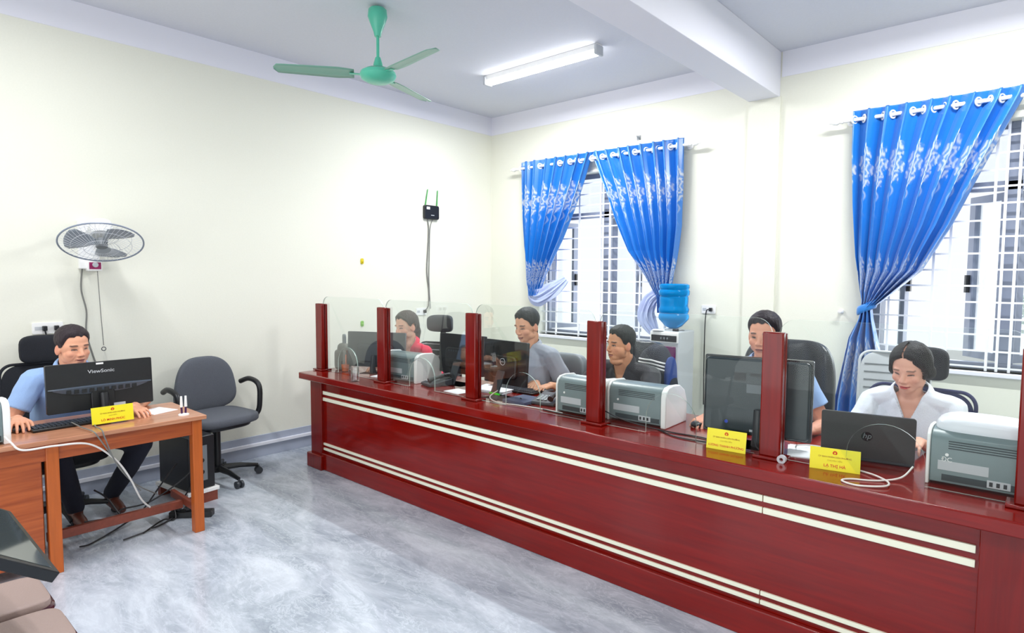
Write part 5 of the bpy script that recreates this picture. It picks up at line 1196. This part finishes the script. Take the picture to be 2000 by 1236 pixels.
# man at the wooden desk
person('smiling man in a pale blue short-sleeved shirt at the wooden desk', (0.66, -4.315, 1.118), 14, -0.10, 0.03, 2, 0.56,
       [((0.86, -4.625, 0.765), (1, -0.1, -0.05), None and 0 or (-0.3, -0.5, -1), 0.35), ((0.93, -4.09, 0.755), (0.9, 0.15, -0.05), (-0.2, 1, -0.6), 0.3)],
       (226, 164, 132), cloth('pale_blue_shirt', (150, 182, 226)), hair=(52, 44, 48), vdepth=0.10, neckadd=-0.03, fat=0.6, pants=(26, 30, 46), smile=True, buttons=bt,
       knee=[(0.84, -4.45, 0.53), (0.84, -4.02, 0.51)], feet=[(0.62, -4.33, 0.11), (0.46, -4.09, 0.10)])
# counter, left to right
person('woman in a red collared shirt bending towards her monitor behind the second post', (0.985, -2.06, 1.128), -92, -0.12, 0.05, -88, 0.58,
       [((0.84, -2.22, 0.80), (0, -1, -0.1)), ((1.10, -2.16, 0.80), (0, -1, -0.1))], (224, 170, 142), cloth('red_shirt', (214, 16, 66)), hair=(58, 48, 46), female=True, vdepth=0.12, lips=(176, 84, 84), pulled=True)
person('man in a grey short-sleeved shirt typing at the counter', (2.175, -1.90, 1.195), -96, -0.22, 0.0, -84, 0.56,
       [((2.33, -1.97, 0.80), (0.25, -1, -0.1), (-0.5, 0.1, -1), 0.45), ((2.47, -1.99, 0.805), (-0.1, -1, -0.08), (0.45, 0.1, -1), 0.45)], (214, 158, 126), cloth('grey_shirt', (150, 156, 166)), hair=(40, 44, 46), vdepth=0.12, neckadd=-0.015, buttons=bt)
person('man in a black polo shirt looking left at the counter', (2.835, -1.69, 1.095), -114, -0.02, 0.0, -92, 0.52,
       [((2.62, -1.98, 0.80), (0.1, -1, -0.1), (-0.7, 0.1, -0.8), 0.4), ((2.99, -2.02, 0.80), (-0.6, -0.8, -0.1), (0.8, 0.1, -0.6), 0.4)], (206, 148, 112), cloth('black_polo', (36, 36, 42)), hair=(48, 50, 48), vdepth=0.13, neckadd=-0.02, fat=1.0, wide=1.08, collar='polo', buttons=M['dgrey'], open_=1.3)
person('man in a pale blue shirt behind the large black monitor', (3.868, -1.895, 1.242), -88, -0.10, 0.0, -88, 0.60,
       [((3.66, -2.14, 0.800), (0, -1, -0.12), (-0.1, 0.1, -1), 0.4), ((4.17, -2.06, 0.800), (-0.5, -0.8, -0.1), (0.45, 0.1, -1), 0.5)], (222, 158, 130), cloth('pale_blue_shirt', (150, 182, 226)), hair=(34, 28, 34), vdepth=0.09, neckadd=-0.02, buttons=bt, open_=1.35)
person('woman in a white shirt with parted black hair looking down at her laptop', (4.535, -1.80, 1.120), -103, -0.32, -0.04, -92, 0.56,
       [((4.40, -2.06, 0.815), (0.1, -1, -0.05), (-0.5, 0.1, -1), 0.4), ((4.615, -2.03, 0.820), (-0.15, -1, -0.05), (0.5, 0.1, -1), 0.4)], (230, 172, 148), cloth('white_shirt', (232, 236, 244)), hair=(26, 24, 26), female=True, vdepth=0.135, vw=0.035, lips=(200, 66, 70), lock=True, neckadd=-0.03, hs=0.965, buttons=bt, wide=1.08)
# jacket on the chair of the man in black
t = thing('jacket', 'navy sports jacket with three white stripes hung over the black chair', 'jacket', (2.93, -1.36, 0.0), PI - 0.1)
b = MB(); b.sell((0, 0.0, 0.83), (0.155, 0.10, 0.24), 0.7, 0.7, nu=40, nv=26, fn=lambda v: Vector((v.x * (1.0 - 0.32 * v.z / 0.24), v.y, v.z + 0.006 * math.sin(v.x * 60)))); b.build('cloth', mat('navy_jacket', (24, 30, 44), 0.8, bump=0.3, bscale=60), t)
jc = [c for c in t.children if c.name.startswith('cloth')][0]
def on_cloth(x, z, sx=0.0, lift=0.003):
    ok_, p_, n_, _ = jc.ray_cast(Vector((x, 0.5, z)), Vector((0, -1, 0)))
    return (p_ + n_ * lift) if ok_ else None
for k in range(3):
    pts = [on_cloth(x_, 0.972 - k * 0.022 - 1.6 * max(0, -x_ - 0.0) ** 2) for x_ in np.linspace(0.09, -0.118, 18)]; pts = [p_ for p_ in pts if p_ is not None]
    MB().tube(pts, 0.006, 6).build('stripe', M['white'], t)
MB().sell((-0.128, 0.01, 0.80), (0.022, 0.07, 0.20), 0.7, 0.7).build('sleeve', mat('blue_sleeve', (30, 62, 130), 0.7), t)
b = MB()
for k in range(3):
    p_ = on_cloth(-0.058 - k * 0.011, 0.745); b.box(p_.x - 0.004, p_.x + 0.004, p_.y - 0.004, p_.y + 0.002, 0.735, 0.747 + k * 0.008)
b.build('emblem', M['white'], t)
